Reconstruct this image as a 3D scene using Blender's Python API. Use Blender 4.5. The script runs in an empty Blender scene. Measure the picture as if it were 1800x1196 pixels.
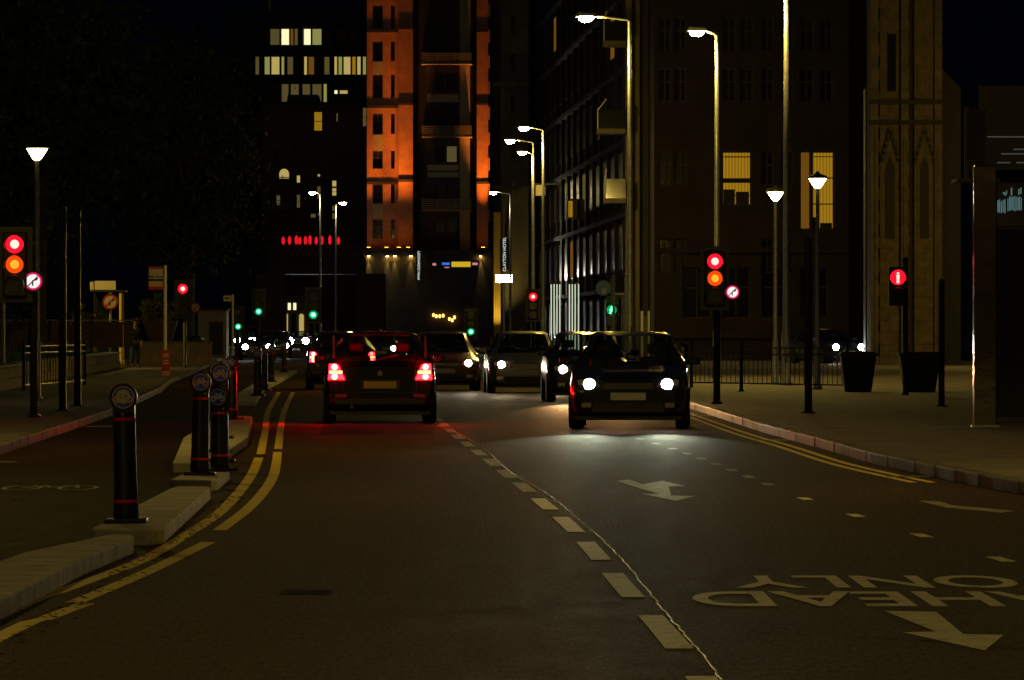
import bpy, bmesh, math, random
from mathutils import Vector, Matrix
R = math.radians
random.seed(7)
scene = bpy.context.scene
COL = scene.collection

# ------------------------------------------------------------------ camera, sky, sun, exposure
FPX, HOR, CXP, CAMH = 11000.0, 582.0, 900.0, 1.47      # focal length / horizon in photo pixels, eye height in metres
cam_d = bpy.data.cameras.new("camera"); cam = bpy.data.objects.new("camera", cam_d); COL.objects.link(cam)
cam_d.sensor_width = 36.0; cam_d.lens = 36.0 * FPX / 1800.0
cam_d.clip_start = 0.5; cam_d.clip_end = 6000.0
cam.location = (0, 0, CAMH)
cam.rotation_euler = (R(90) - math.atan(16.0 / FPX), 0, 0)
scene.camera = cam

world = bpy.data.worlds.new("World"); scene.world = world; world.use_nodes = True
wn = world.node_tree; bg = wn.nodes["Background"]
sky = wn.nodes.new("ShaderNodeTexSky"); sky.sky_type = 'NISHITA'; sky.sun_disc = False
sky.sun_elevation = R(-3.0); sky.sun_rotation = R(200)
add = wn.nodes.new("ShaderNodeMix"); add.data_type = 'RGBA'; add.blend_type = 'ADD'; add.inputs[0].default_value = 1.
add.inputs[7].default_value = (.006, .010, .020, 1)          # even deep-blue night sky above the city
wn.links.new(sky.outputs[0], add.inputs[6]); wn.links.new(add.outputs[2], bg.inputs[0]); bg.inputs[1].default_value = 0.05

sun_d = bpy.data.lights.new("moonlight", 'SUN'); sun_d.energy = 0.012; sun_d.angle = R(0.5); sun_d.color = (1, .93, .8)
sun = bpy.data.objects.new("moonlight", sun_d); COL.objects.link(sun); sun.rotation_euler = (R(50), 0, R(-40))

scene.view_settings.view_transform = 'Standard'; scene.view_settings.look = 'None'
scene.view_settings.exposure = 0.0; scene.view_settings.gamma = 1.0; scene.view_settings.use_curve_mapping = False
scene.cycles.use_denoising = True
scene.cycles.max_bounces = 6; scene.cycles.sample_clamp_indirect = 3.0
scene.cycles.use_light_tree = True

# ------------------------------------------------------------------ helpers
def X(px, Y): return (px - CXP) * Y / FPX
def Z(py, Y): return CAMH + (HOR - py) * Y / FPX
def GY(py, z=0.0): return FPX * (CAMH - z) / (py - HOR)
def gp(px, py, z=0.0):
    Y = GY(py, z); return (X(px, Y), Y)

def mat(name, col, rough=.7, metal=0., var=.0, scale=6., bump=0., bscale=40., trans=0., spec=.5, coat=0., detail=6., col2=None, coords='Object'):
    m = bpy.data.materials.new(name); m.use_nodes = True; n = m.node_tree; b = n.nodes["Principled BSDF"]
    b.inputs["Base Color"].default_value = (*col, 1); b.inputs["Roughness"].default_value = rough; b.inputs["Metallic"].default_value = metal
    b.inputs["Specular IOR Level"].default_value = spec; b.inputs["Coat Weight"].default_value = coat
    b.inputs["Transmission Weight"].default_value = trans
    if var or bump:
        tc = n.nodes.new("ShaderNodeTexCoord")
    if var:
        t = n.nodes.new("ShaderNodeTexNoise"); t.inputs["Scale"].default_value = scale; t.inputs["Detail"].default_value = detail
        t.inputs["Roughness"].default_value = .65
        n.links.new(tc.outputs[coords], t.inputs["Vector"])
        r = n.nodes.new("ShaderNodeValToRGB")
        c2 = col2 or tuple(min(1, c * (1 + var)) for c in col); c1 = tuple(c * (1 - var) for c in col)
        r.color_ramp.elements[0].position = .32; r.color_ramp.elements[1].position = .68
        r.color_ramp.elements[0].color = (*c1, 1); r.color_ramp.elements[1].color = (*c2, 1)
        n.links.new(t.outputs["Fac"], r.inputs["Fac"]); n.links.new(r.outputs["Color"], b.inputs["Base Color"])
    if bump:
        t2 = n.nodes.new("ShaderNodeTexNoise"); t2.inputs["Scale"].default_value = bscale; t2.inputs["Detail"].default_value = 4
        n.links.new(tc.outputs[coords], t2.inputs["Vector"])
        bp = n.nodes.new("ShaderNodeBump"); bp.inputs["Strength"].default_value = bump; bp.inputs["Distance"].default_value = .02
        n.links.new(t2.outputs["Fac"], bp.inputs["Height"]); n.links.new(bp.outputs["Normal"], b.inputs["Normal"])
    return m

def emis(name, col, strength):
    m = bpy.data.materials.new(name); m.use_nodes = True; n = m.node_tree
    n.nodes.remove(n.nodes["Principled BSDF"]); e = n.nodes.new("ShaderNodeEmission")
    e.inputs[0].default_value = (*col, 1); e.inputs[1].default_value = strength
    n.links.new(e.outputs[0], n.nodes["Material Output"].inputs[0])
    return m

class MB:
    """collects shapes; build() links them as ONE mesh object"""
    def __init__(s): s.v = []; s.f = []; s.mi = []
    def add(s, vs, fs, mi=0):
        o = len(s.v); s.v += [tuple(v) for v in vs]; s.f += [tuple(i + o for i in f) for f in fs]; s.mi += [mi] * len(fs); return s
    def box(s, x0, x1, y0, y1, z0, z1, mi=0):
        return s.add([(x0,y0,z0),(x1,y0,z0),(x1,y1,z0),(x0,y1,z0),(x0,y0,z1),(x1,y0,z1),(x1,y1,z1),(x0,y1,z1)],
                     [(0,3,2,1),(4,5,6,7),(0,1,5,4),(1,2,6,5),(2,3,7,6),(3,0,4,7)], mi)
    def prism(s, poly, z0, z1, mi=0):
        a = sum(poly[i][0]*poly[(i+1)%len(poly)][1]-poly[(i+1)%len(poly)][0]*poly[i][1] for i in range(len(poly)))
        if a < 0: poly = poly[::-1]
        n = len(poly)
        return s.add([(p[0],p[1],z0) for p in poly] + [(p[0],p[1],z1) for p in poly],
                     [tuple(range(n-1,-1,-1)), tuple(range(n,2*n))] + [(i,(i+1)%n,n+(i+1)%n,n+i) for i in range(n)], mi)
    def flat(s, poly, z, mi=0):
        a = sum(poly[i][0]*poly[(i+1)%len(poly)][1]-poly[(i+1)%len(poly)][0]*poly[i][1] for i in range(len(poly)))
        if a < 0: poly = poly[::-1]
        return s.add([(p[0],p[1],z) for p in poly], [tuple(range(len(poly)))], mi)
    def xzprism(s, poly, y0, y1, mi=0):
        """polygon given in (x,z), extruded along y; y0 faces the camera"""
        a = sum(poly[i][0]*poly[(i+1)%len(poly)][1]-poly[(i+1)%len(poly)][0]*poly[i][1] for i in range(len(poly)))
        if a < 0: poly = poly[::-1]
        n = len(poly)
        return s.add([(p[0],y0,p[1]) for p in poly] + [(p[0],y1,p[1]) for p in poly],
                     [tuple(range(n)), tuple(range(2*n-1,n-1,-1))] + [((i+1)%n,i,n+i,n+(i+1)%n) for i in range(n)], mi)
    def tube(s, pts, rads, n=8, cap=True, mi=0):
        pts = [Vector(p) for p in pts]
        if not isinstance(rads, (list, tuple)): rads = [rads]*len(pts)
        vs = []
        for i, p in enumerate(pts):
            d = (pts[min(i+1,len(pts)-1)] - pts[max(i-1,0)]).normalized()
            u = d.cross(Vector((0,0,1))) if abs(d.z) < .95 else d.cross(Vector((1,0,0)))
            u.normalize(); w = d.cross(u)
            for k in range(n):
                a = 2*math.pi*k/n; vs.append(p + (u*math.cos(a) + w*math.sin(a))*rads[i])
        fs = []
        for i in range(len(pts)-1):
            for k in range(n):
                fs.append((i*n+k, (i+1)*n+k, (i+1)*n+(k+1)%n, i*n+(k+1)%n))
        if cap: fs += [tuple(range(n)), tuple(range((len(pts)-1)*n+n-1,(len(pts)-1)*n-1,-1))]
        return s.add(vs, fs, mi)
    def lathe(s, prof, n=16, c=(0,0,0), mi=0, axis='z'):
        vs = []; fs = []
        for (r, h) in prof:
            for k in range(n):
                a = 2*math.pi*k/n
                if axis == 'z': vs.append((c[0]+r*math.cos(a), c[1]+r*math.sin(a), c[2]+h))
                elif axis == 'y': vs.append((c[0]+r*math.cos(a), c[1]+h, c[2]+r*math.sin(a)))
                else: vs.append((c[0]+h, c[1]+r*math.cos(a), c[2]+r*math.sin(a)))
        for i in range(len(prof)-1):
            for k in range(n):
                fs.append((i*n+k, i*n+(k+1)%n, (i+1)*n+(k+1)%n, (i+1)*n+k))
        fs += [tuple(range(n-1,-1,-1)), tuple(range((len(prof)-1)*n, len(prof)*n))]
        return s.add(vs, fs, mi)
    def ring(s, r0, r1, y, c=(0,0), n=24, mi=0):
        """flat ring in the xz plane facing -y"""
        vs = []; fs = []
        for k in range(n):
            a = 2*math.pi*k/n
            vs += [(c[0]+r0*math.cos(a), y, c[1]+r0*math.sin(a)), (c[0]+r1*math.cos(a), y, c[1]+r1*math.sin(a))]
        for k in range(n):
            j = (k+1) % n; fs.append((2*k, 2*k+1, 2*j+1, 2*j))
        return s.add(vs, fs, mi)
    def disc(s, r, y, c=(0,0), n=24, mi=0):
        return s.add([(c[0]+r*math.cos(2*math.pi*k/n), y, c[1]+r*math.sin(2*math.pi*k/n)) for k in range(n)], [tuple(range(n))], mi)
    def bar(s, a, b, w, y, mi=0):
        """flat bar in the xz plane from a to b"""
        d = Vector((b[0]-a[0], b[1]-a[1])); d.normalize(); p = Vector((-d.y, d.x))*w/2
        return s.add([(a[0]-p.x,y,a[1]-p.y),(b[0]-p.x,y,b[1]-p.y),(b[0]+p.x,y,b[1]+p.y),(a[0]+p.x,y,a[1]+p.y)], [(0,1,2,3)], mi)
    def mesh(s, name, mats, smooth=False):
        me = bpy.data.meshes.new(name); me.from_pydata(s.v, [], s.f)
        for m in (mats if isinstance(mats, (list, tuple)) else [mats]): me.materials.append(m)
        if any(s.mi): me.polygons.foreach_set("material_index", s.mi)
        if smooth:
            me.polygons.foreach_set("use_smooth", [True]*len(s.f))
        me.update(); return me
    def build(s, name, mats, parent=None, smooth=False, bevel=0., loc=None, rz=None):
        o = bpy.data.objects.new(name, s.mesh(name, mats, smooth)); COL.objects.link(o)
        if parent: o.parent = parent
        if loc: o.location = loc
        if rz is not None: o.rotation_euler[2] = rz
        if bevel:
            b = o.modifiers.new("bevel", 'BEVEL'); b.width = bevel; b.segments = 2; b.limit_method = 'ANGLE'; b.angle_limit = R(35)
        return o

def tag(o, label, cat, group=None):
    o["label"] = label; o["category"] = cat
    if group: o["group"] = group
    return o
def struct(o): o["kind"] = "structure"; return o
def thing(name, label, cat, loc=(0,0,0), rz=0., group=None):
    o = bpy.data.objects.new(name, None); o.empty_display_size = .3; COL.objects.link(o)
    o.location = loc; o.rotation_euler[2] = rz
    return tag(o, label, cat, group)
def dup(root, loc, rz=0., label=None, name=None, skip=()):
    def cp(o, parent):
        c = o.copy(); COL.objects.link(c); c.parent = parent
        for ch in list(o.children): cp(ch, c)
        return c
    r = cp(root, None); r.location = loc; r.rotation_euler[2] = rz
    if label: r["label"] = label
    return r

def text_mesh(txt, size, extrude=0., offset=0.):
    c = bpy.data.curves.new("lettering", 'FONT'); c.body = txt; c.size = size; c.extrude = extrude; c.offset = offset
    c.align_x = 'CENTER'; c.align_y = 'CENTER'
    o = bpy.data.objects.new("lettering", c); COL.objects.link(o)
    bpy.context.view_layer.update()
    me = bpy.data.meshes.new_from_object(o.evaluated_get(bpy.context.evaluated_depsgraph_get()))
    bpy.data.objects.remove(o); return me
def lettering(name, txt, size, m, parent, matrix, extrude=.0, offset=0.):
    me = text_mesh(txt, size, extrude, offset); me.transform(matrix)
    me.materials.clear(); me.materials.append(m)
    o = bpy.data.objects.new(name, me); COL.objects.link(o); o.parent = parent; return o
FACE = Matrix.Rotation(R(90), 4, 'X')          # text plane -> faces -y (the camera)

# ------------------------------------------------------------------ materials
LAMP = (1., .69, .13)
M = {}
def asphalt(name="asphalt", k=1., sp=.018):
    m = bpy.data.materials.new(name); m.use_nodes = True; n = m.node_tree; L = n.links.new; b = n.nodes["Principled BSDF"]
    tc = n.nodes.new("ShaderNodeTexCoord")
    def noise(sc, det=5, rough=.6, sx=1., sy=1.):
        mp = n.nodes.new("ShaderNodeMapping"); mp.inputs["Scale"].default_value = (sx, sy, 1); L(tc.outputs["Object"], mp.inputs[0])
        t = n.nodes.new("ShaderNodeTexNoise"); t.inputs["Scale"].default_value = sc; t.inputs["Detail"].default_value = det; t.inputs["Roughness"].default_value = rough
        L(mp.outputs[0], t.inputs["Vector"]); return t.outputs["Fac"]
    big = noise(.35, 5, .6, 1, .35); mid = noise(3., 6, .7, 1.2, .25); fine = noise(30., 4, .8, 1., .16)
    def ramp(f, p0, c0, p1, c1):
        r = n.nodes.new("ShaderNodeValToRGB"); e = r.color_ramp.elements
        e[0].position, e[1].position = p0, p1; e[0].color, e[1].color = (*c0, 1), (*c1, 1); L(f, r.inputs[0]); return r.outputs[0]
    c1 = ramp(big, .3, (.040*k, .0245*k, .016*k), .7, (.066*k, .039*k, .024*k))
    c2 = ramp(mid, .3, (.62, .62, .62), .72, (1.25, 1.22, 1.2))
    c3 = ramp(fine, .36, (.25, .25, .25), .68, (2.3, 2.2, 2.05))
    def mul(a, bb):
        x = n.nodes.new("ShaderNodeMix"); x.data_type = 'RGBA'; x.blend_type = 'MULTIPLY'; x.inputs[0].default_value = 1
        L(a, x.inputs[6]); L(bb, x.inputs[7]); return x.outputs[2]
    L(mul(mul(c1, c2), c3), b.inputs["Base Color"])
    rr = ramp(mid, .3, (.62, .62, .62), .75, (.8, .8, .8)); L(rr, b.inputs["Roughness"])
    b.inputs["Specular IOR Level"].default_value = sp
    bp = n.nodes.new("ShaderNodeBump"); bp.inputs["Strength"].default_value = .8; bp.inputs["Distance"].default_value = .015
    L(fine, bp.inputs["Height"]); L(bp.outputs["Normal"], b.inputs["Normal"])
    return m
M['asphalt'] = asphalt(); M['asphalt_track'] = asphalt("cycle_track_asphalt", .6, .015)
M['ground'] = mat("bare_ground", (.05,.045,.035), .9, var=.3, scale=.4)
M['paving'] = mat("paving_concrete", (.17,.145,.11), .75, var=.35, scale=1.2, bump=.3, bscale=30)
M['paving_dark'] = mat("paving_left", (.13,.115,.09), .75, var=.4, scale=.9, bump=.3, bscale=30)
M['kerb'] = mat("granite_kerb", (.10,.09,.072), .6, var=.35, scale=5, bump=.3, bscale=60)
M['concrete'] = mat("separator_concrete", (.42,.38,.28), .8, var=.4, scale=3, bump=.4, bscale=45)
def worn(name, col, base, lo, hi, rough=.6):
    """road paint rubbed through to the asphalt in irregular patches"""
    m = mat(name, col, rough, spec=.06); n = m.node_tree; L = n.links.new; b = n.nodes["Principled BSDF"]
    tc = n.nodes.new("ShaderNodeTexCoord")
    t = n.nodes.new("ShaderNodeTexNoise"); t.inputs["Scale"].default_value = 7; t.inputs["Detail"].default_value = 9; t.inputs["Roughness"].default_value = .72
    L(tc.outputs["Object"], t.inputs["Vector"])
    r = n.nodes.new("ShaderNodeValToRGB"); e = r.color_ramp.elements; e[0].position, e[1].position = lo, hi
    e[0].color, e[1].color = (*base, 1), (*col, 1); L(t.outputs["Fac"], r.inputs[0]); L(r.outputs[0], b.inputs["Base Color"])
    return m
M['yellow'] = worn("yellow_road_paint", (.80,.58,.09), (.40,.29,.06), .26, .46)
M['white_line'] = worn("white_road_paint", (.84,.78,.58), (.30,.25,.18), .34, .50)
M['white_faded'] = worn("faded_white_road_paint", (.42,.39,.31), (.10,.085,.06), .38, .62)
M['tar'] = mat("tar_seam", (.02,.02,.018), .3, bump=.8, bscale=30)
M['patch'] = mat("tar_patch", (.024,.017,.013), .95, var=.3, scale=8, spec=.01)
M['black'] = mat("black_plastic", (.012,.012,.013), .45)
M['blackm'] = mat("black_paint", (.014,.015,.016), .35, var=.3, scale=12)
M['steel'] = mat("galvanised_steel", (.34,.35,.34), .38, .6, var=.25, scale=9)
M['greypaint'] = mat("grey_pole_paint", (.30,.31,.29), .45, var=.2, scale=6)
M['white'] = mat("white_paint", (.75,.74,.7), .5)
M['signblue'] = mat("blue_sign_sheet", (.05,.10,.85), .4)
M['pinkwhite'] = mat("reflective_symbol", (.85,.5,.45), .3)
M['sticker'] = mat("retroreflect_tinted_sticker", (.72,.62,.36), .6, var=.15, scale=40)
M['redband'] = mat("red_reflective_band", (.85,.015,.02), .25)
M['redsign'] = mat("red_sign_sheet", (.55,.02,.03), .4)
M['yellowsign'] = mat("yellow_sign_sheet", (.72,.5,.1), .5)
M['cream'] = mat("cream_sign_sheet", (.6,.52,.36), .55)
M['redpanel'] = mat("red_poster", (.5,.03,.04), .5, var=.2, scale=6)
M['signgrey'] = mat("grey_sign_back", (.12,.12,.11), .5)
M['stone'] = mat("sandstone", (.20,.15,.075), .85, var=.3, scale=2.5, bump=.4, bscale=14)
M['mortar'] = mat("dark_joint", (.06,.05,.035), .95)
M['brick_orange'] = mat("terracotta_cladding", (.42,.17,.07), .75, var=.22, scale=1.4, bump=.2, bscale=6)
M['brick_dark'] = mat("dark_brick", (.12,.06,.035), .85, var=.3, scale=2., bump=.2, bscale=8)
M['greystone'] = mat("grey_masonry", (.17,.145,.10), .85, var=.25, scale=.8)
M['darkwall'] = mat("dark_render_wall", (.045,.034,.025), .85, var=.25, scale=.6)
M['bay'] = mat("pale_bay_panel", (.36,.28,.14), .7, var=.15, scale=1.5)
M['recess'] = mat("dark_panel", (.035,.026,.02), .6)
M['frame'] = mat("window_frame", (.05,.045,.04), .5)
M['glass'] = mat("dark_glass", (.012,.013,.015), .06, spec=.6)
M['glass_old'] = mat("dusty_window_glass", (.012,.012,.012), .35, spec=.3)
M['glass_shop'] = mat("shop_glass", (.01,.012,.014), .08, spec=.6)
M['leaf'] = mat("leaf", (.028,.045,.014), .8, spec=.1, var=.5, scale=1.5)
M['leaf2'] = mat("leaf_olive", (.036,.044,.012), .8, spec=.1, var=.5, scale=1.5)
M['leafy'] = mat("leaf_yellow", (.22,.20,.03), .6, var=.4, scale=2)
M['bark'] = mat("bark", (.05,.035,.022), .9, var=.4, scale=5, bump=.6, bscale=20)
M['grass'] = mat("grass_blades", (.035,.07,.02), .8, var=.4, scale=3)
M['rubber'] = mat("tyre_rubber", (.012,.012,.012), .8)
M['rim'] = mat("wheel_rim", (.35,.35,.36), .35, .8)
def thin_glass():
    m = bpy.data.materials.new("car_glass"); m.use_nodes = True; n = m.node_tree; L = n.links.new
    n.nodes.remove(n.nodes["Principled BSDF"]); tr = n.nodes.new("ShaderNodeBsdfTransparent"); tr.inputs[0].default_value = (.62,.66,.64,1)
    gl = n.nodes.new("ShaderNodeBsdfGlossy"); gl.inputs["Roughness"].default_value = .04
    lw = n.nodes.new("ShaderNodeLayerWeight"); lw.inputs[0].default_value = .5
    pw = n.nodes.new("ShaderNodeMath"); pw.operation = 'POWER'; pw.inputs[1].default_value = 3.5; L(lw.outputs["Facing"], pw.inputs[0])
    ad = n.nodes.new("ShaderNodeMath"); ad.operation = 'MULTIPLY_ADD'; ad.inputs[1].default_value = .7; ad.inputs[2].default_value = .05; L(pw.outputs[0], ad.inputs[0])
    mx = n.nodes.new("ShaderNodeMixShader"); L(ad.outputs[0], mx.inputs[0]); L(tr.outputs[0], mx.inputs[1]); L(gl.outputs[0], mx.inputs[2]); L(mx.outputs[0], n.nodes["Material Output"].inputs[0])
    return m
M['carglass'] = thin_glass()
M['paint_dark'] = mat("charcoal_car_paint", (.022,.022,.025), .28, .3, coat=.8)
M['paint_red'] = mat("maroon_car_paint", (.07,.012,.012), .28, .2, coat=.8)
M['paint_silver'] = mat("silver_car_paint", (.16,.16,.155), .3, .6, coat=.8)
M['paint_black'] = mat("black_car_paint", (.01,.01,.011), .22, .2, coat=.8)
M['plate_white'] = mat("white_number_plate", (.5,.5,.47), .5)
M['plate_yellow'] = mat("yellow_number_plate", (.55,.42,.05), .5)
M['chrome'] = mat("chrome", (.6,.6,.6), .18, 1.)
M['buspaint'] = mat("bus_body_paint", (.055,.05,.04), .35, .1, var=.15, scale=2, coat=.5)
M['bustrim'] = mat("bus_dark_trim", (.018,.017,.017), .5)
M['mirrorsteel'] = mat("polished_steel", (.33,.32,.29), .1, 1., bump=.12, bscale=2.5)
M['lamp'] = emis("street_lamp_lens", LAMP, 1500)
M['lampfar'] = emis("far_street_lamp_lens", (1,.8,.36), 260)
M['globe'] = emis("post_top_lantern_glow", (1.,.78,.3), 34)
M['hot_red'] = emis("red_signal_core", (1,.16,.13), 6); M['rim_red'] = emis("red_signal_rim", (1,.003,.010), 3.5)
M['hot_amb'] = emis("amber_signal_core", (1,.20,.012), 2.6); M['rim_amb'] = emis("amber_signal_rim", (1,.07,.003), 1.1)
M['hot_grn'] = emis("green_signal_core", (.09,1,.42), 10); M['rim_grn'] = emis("green_signal_rim", (0.,.5,.13), .8)
M['lens_off'] = mat("unlit_lens", (.02,.018,.016), .25)
M['litsign'] = emis("backlit_sign_face", (.95,.85,.82), 1.1)
M['signring'] = emis("backlit_red_ring", (.75,.01,.10), .9)
M['head_white'] = emis("headlamp_white", (1,.95,.82), 80)
M['head_warm'] = emis("headlamp_warm", (1,.8,.5), 150)
M['head_far'] = emis("distant_headlamp", (.95,1,.9), 130)
M['head_dim'] = emis("sidelight", (1,.85,.6), 40)
M['indicator'] = emis("indicator_lamp", (1,.3,.06), 22)
M['tail'] = emis("tail_lamp", (1,.0004,.0007), 320)
M['tail_hi'] = emis("high_level_tail_lamp", (1,.012,.025), 22)
M['tail_amber'] = emis("tail_amber_lamp", (1,.22,.03), 20)
M['tail_core'] = emis("tail_lamp_core", (1,.035,.03), 40)
M['tail_mid'] = emis("tail_lamp_ahead", (1,.008,.02), 14)
M['tail_far'] = emis("distant_tail_lamp", (1,.02,.03), 9)
M['win_yellow'] = emis("amber_lit_room", (.60,.32,.015), .55)
M['win_cream'] = emis("cream_lit_room", (.60,.46,.13), .75)
M['win_white'] = emis("white_lit_room", (.85,.80,.45), 1.2)
M['win_dim'] = emis("dim_lit_room", (.18,.14,.045), .45)
M['win_green'] = emis("greenish_lit_room", (.40,.40,.11), .6)
M['win_orange'] = emis("orange_curtain_lit", (.30,.13,.012), .45)
M['reflection_white'] = emis("white_reflection_glow", (.75,.85,.6), .8)
M['cyan'] = emis("pale_cyan_sign_lettering", (.14,.26,.25), .55)
M['signwhite'] = emis("white_sign_lettering", (.8,.9,.75), 1.0)
M['gold'] = emis("gold_wall_lamp", (1,.62,.12), 160)
M['pub_lamp'] = emis("amber_pub_lamp", (1,.5,.1), 4)
M['orange_flood'] = emis("orange_floodlight_lens", (1,.33,.03), 30)
M['redneon'] = emis("red_lamp_glass", (1,.01,.02), .8)
M['flood'] = emis("white_floodlight_lens", (1,.9,.72), 240)

nt = M['win_yellow'].node_tree; tc_ = nt.nodes.new("ShaderNodeTexCoord"); wv = nt.nodes.new("ShaderNodeTexWave"); wv.inputs["Scale"].default_value = 2.2; wv.inputs["Distortion"].default_value = .6
cr_ = nt.nodes.new("ShaderNodeValToRGB"); cr_.color_ramp.elements[0].color = (.40,.19,.006,1); cr_.color_ramp.elements[1].color = (.62,.34,.018,1)
em_ = next(x for x in nt.nodes if x.type == 'EMISSION')      # slatted blinds hanging in the lit rooms
nt.links.new(tc_.outputs["Object"], wv.inputs["Vector"]); nt.links.new(wv.outputs["Fac"], cr_.inputs[0]); nt.links.new(cr_.outputs[0], em_.inputs[0])

# ------------------------------------------------------------------ the setting: ground, road, pavements, kerbs, paint
LK = [(-5.2,12),(-5.6,40),(-6.07,74),(-6.4,88),(-6.95,109),(-8.4,150),(-9.5,174),(-10.6,206),(-14,300),(-21,500),(-30,760)]
RK = [(9,12),(6.0,36),(4.95,50),(4.35,60.6),(4.0,68.8),(3.84,79.7),(3.63,90.8),(3.4,116),(3.0,150),(2.7,172),(2.0,220),(1.0,267),(-.6,392),(-4,560),(-9,760)]
struct(MB().flat([(-2500,-300),(2500,-300),(2500,3000),(-2500,3000)], -.03).build("ground", M['ground']))
def at_y(poly, Y):
    for (a, b) in zip(poly, poly[1:]):
        if a[1] <= Y <= b[1]: t = (Y-a[1])/(b[1]-a[1]); return a[0]+(b[0]-a[0])*t
    return poly[0][0] if Y < poly[0][1] else poly[-1][0]
m = MB(); ys = [-60, 0] + [12+6*i for i in range(125)]
vs = []
for Y in ys: vs += [(at_y(LK,Y)-.1, Y, 0), (at_y(RK,Y)+.1, Y, 0)]
m.add(vs, [(2*i,2*i+1,2*i+3,2*i+2) for i in range(len(ys)-1)])
road = struct(m.build("road", M['asphalt']))

def pavement(name, line, side, material):
    m = MB(); ys = [-60,0]+[12+4*i for i in range(187)]; vs = []
    for Y in ys:
        e = at_y(line, Y) + side*.15; o = side*max(70, abs(e)+40)
        vs += [(e,Y,.118),(o,Y,.118)]
    fs = [(2*i,2*i+1,2*i+3,2*i+2) if side > 0 else (2*i,2*i+2,2*i+3,2*i+1) for i in range(len(ys)-1)]
    m.add(vs, fs); p = struct(m.build(name, material))
    # far kerb as one run, near kerb stone by stone
    k = MB()
    for (a, b) in zip(ys, ys[1:]):
        if a >= 30 and a < 190: continue
        xa, xb = at_y(line,a), at_y(line,b); s = side*.16
        k.prism([(xa,a),(xa+s,a),(xb+s,b),(xb,b)], -.02, .122)
    k.build("kerb", M['kerb'], p)
    unit = MB().box(-.08,.08,-.452,.452,-.02,.124).mesh("kerb_stone", M['kerb'])
    Y = 28.
    while Y < 190:
        x0, x1 = at_y(line,Y), at_y(line,Y+.92)
        o = bpy.data.objects.new("kerb_stone", unit); COL.objects.link(o); o.parent = p
        o.location = ((x0+x1)/2+side*.08+random.uniform(-.006,.006), Y+.46, random.uniform(-.005,.004))
        o.rotation_euler[2] = -math.atan2(x1-x0, .92)+random.uniform(-.006,.006)
        b = o.modifiers.new("bevel", 'BEVEL'); b.width = .02; b.segments = 2
        Y += .92 if Y < 110 else .92
    return p
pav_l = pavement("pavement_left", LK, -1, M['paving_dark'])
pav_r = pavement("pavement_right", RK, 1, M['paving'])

def strip(m, pts, w, z):
    """painted line along world (x,y) points"""
    vs = []
    for i, p in enumerate(pts):
        a = pts[max(i-1,0)]; b = pts[min(i+1,len(pts)-1)]
        d = Vector((b[0]-a[0], b[1]-a[1])).normalized(); n = Vector((d.y,-d.x))*w/2
        vs += [(p[0]-n.x, p[1]-n.y, z), (p[0]+n.x, p[1]+n.y, z)]
    m.add(vs, [(2*i,2*i+1,2*i+3,2*i+2) for i in range(len(pts)-1)])
def smooth_line(pts, step=.6):
    """resample a polyline with Catmull-Rom"""
    P = [Vector(p) for p in pts]; out = []
    for i in range(len(P)-1):
        p0, p1, p2, p3 = P[max(i-1,0)], P[i], P[i+1], P[min(i+2,len(P)-1)]
        n = max(2, int((p2-p1).length/step))
        for k in range(n):
            t = k/n
            out.append(.5*((2*p1)+(p2-p0)*t+(2*p0-5*p1+4*p2-p3)*t*t+(3*p1-p0-3*p2+p3)*t**3))
    out.append(P[-1]); return [(p.x,p.y) for p in out]
ZP = .003
tr = [(-3.0,12),(-2.9,41),(-2.85,55),(-3.0,61),(-3.3,68),(-3.75,85),(-4.5,100),(-5.3,122),(-6.2,150),(-7.9,214)]
vs = []
for Y in [12+4*i for i in range(50)]: vs += [(at_y(LK,Y)-.05,Y,.0015),(at_y(tr,Y)-.1,Y,.0015)]
ct = struct(MB().add(vs, [(2*i,2*i+1,2*i+3,2*i+2) for i in range(49)]).build("cycle_track", M['asphalt_track']))
# double yellow lines, with the breaks and offsets the photo shows
m = MB(); strip(m, smooth_line([(-2.75,18)]+[gp(*p) for p in [(0,1083),(120,1035),(245,988),(320,945),(390,898),(438,842),(455,805)]]), .105, ZP)
strip(m, smooth_line([gp(*p) for p in [(458,799),(466,760),(472,722),(490,690)]]), .10, ZP)
m.build("yellow_line", M['yellow'], road)
m = MB(); strip(m, smooth_line([(-2.45,18)]+[gp(*p) for p in [(0,1120),(75,1090),(150,1062)]]), .105, ZP)
strip(m, smooth_line([gp(*p) for p in [(132,1060),(255,1008),(366,954)]]), .105, ZP)
strip(m, smooth_line([gp(*p) for p in [(386,933),(445,886),(480,838),(488,795)]]), .105, ZP)
strip(m, smooth_line([gp(*p) for p in [(489,790),(494,750),(500,722),(515,690)]]), .10, ZP)
m.build("yellow_line", M['yellow'], road)
# centre line
CL = smooth_line([(.86,18),(.80,26.6),(.746,30.6),(.64,36.1),(.54,42),(.42,47.8),(.27,53.2),(.13,58.2),(-.36,74.2),(-.84,89.8),(-1.4,110),(-2.47,143),(-4.98,238),(-8,340)], .3)
def cut(line, y0, y1): return [p for p in line if y0 <= p[1] <= y1]
Y = 23.2
while Y < 300:
    seg = cut(CL, Y, Y+3.8)
    if len(seg) > 1:
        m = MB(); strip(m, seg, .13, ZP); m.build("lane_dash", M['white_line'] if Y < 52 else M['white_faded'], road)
    Y += 5.6
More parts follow.
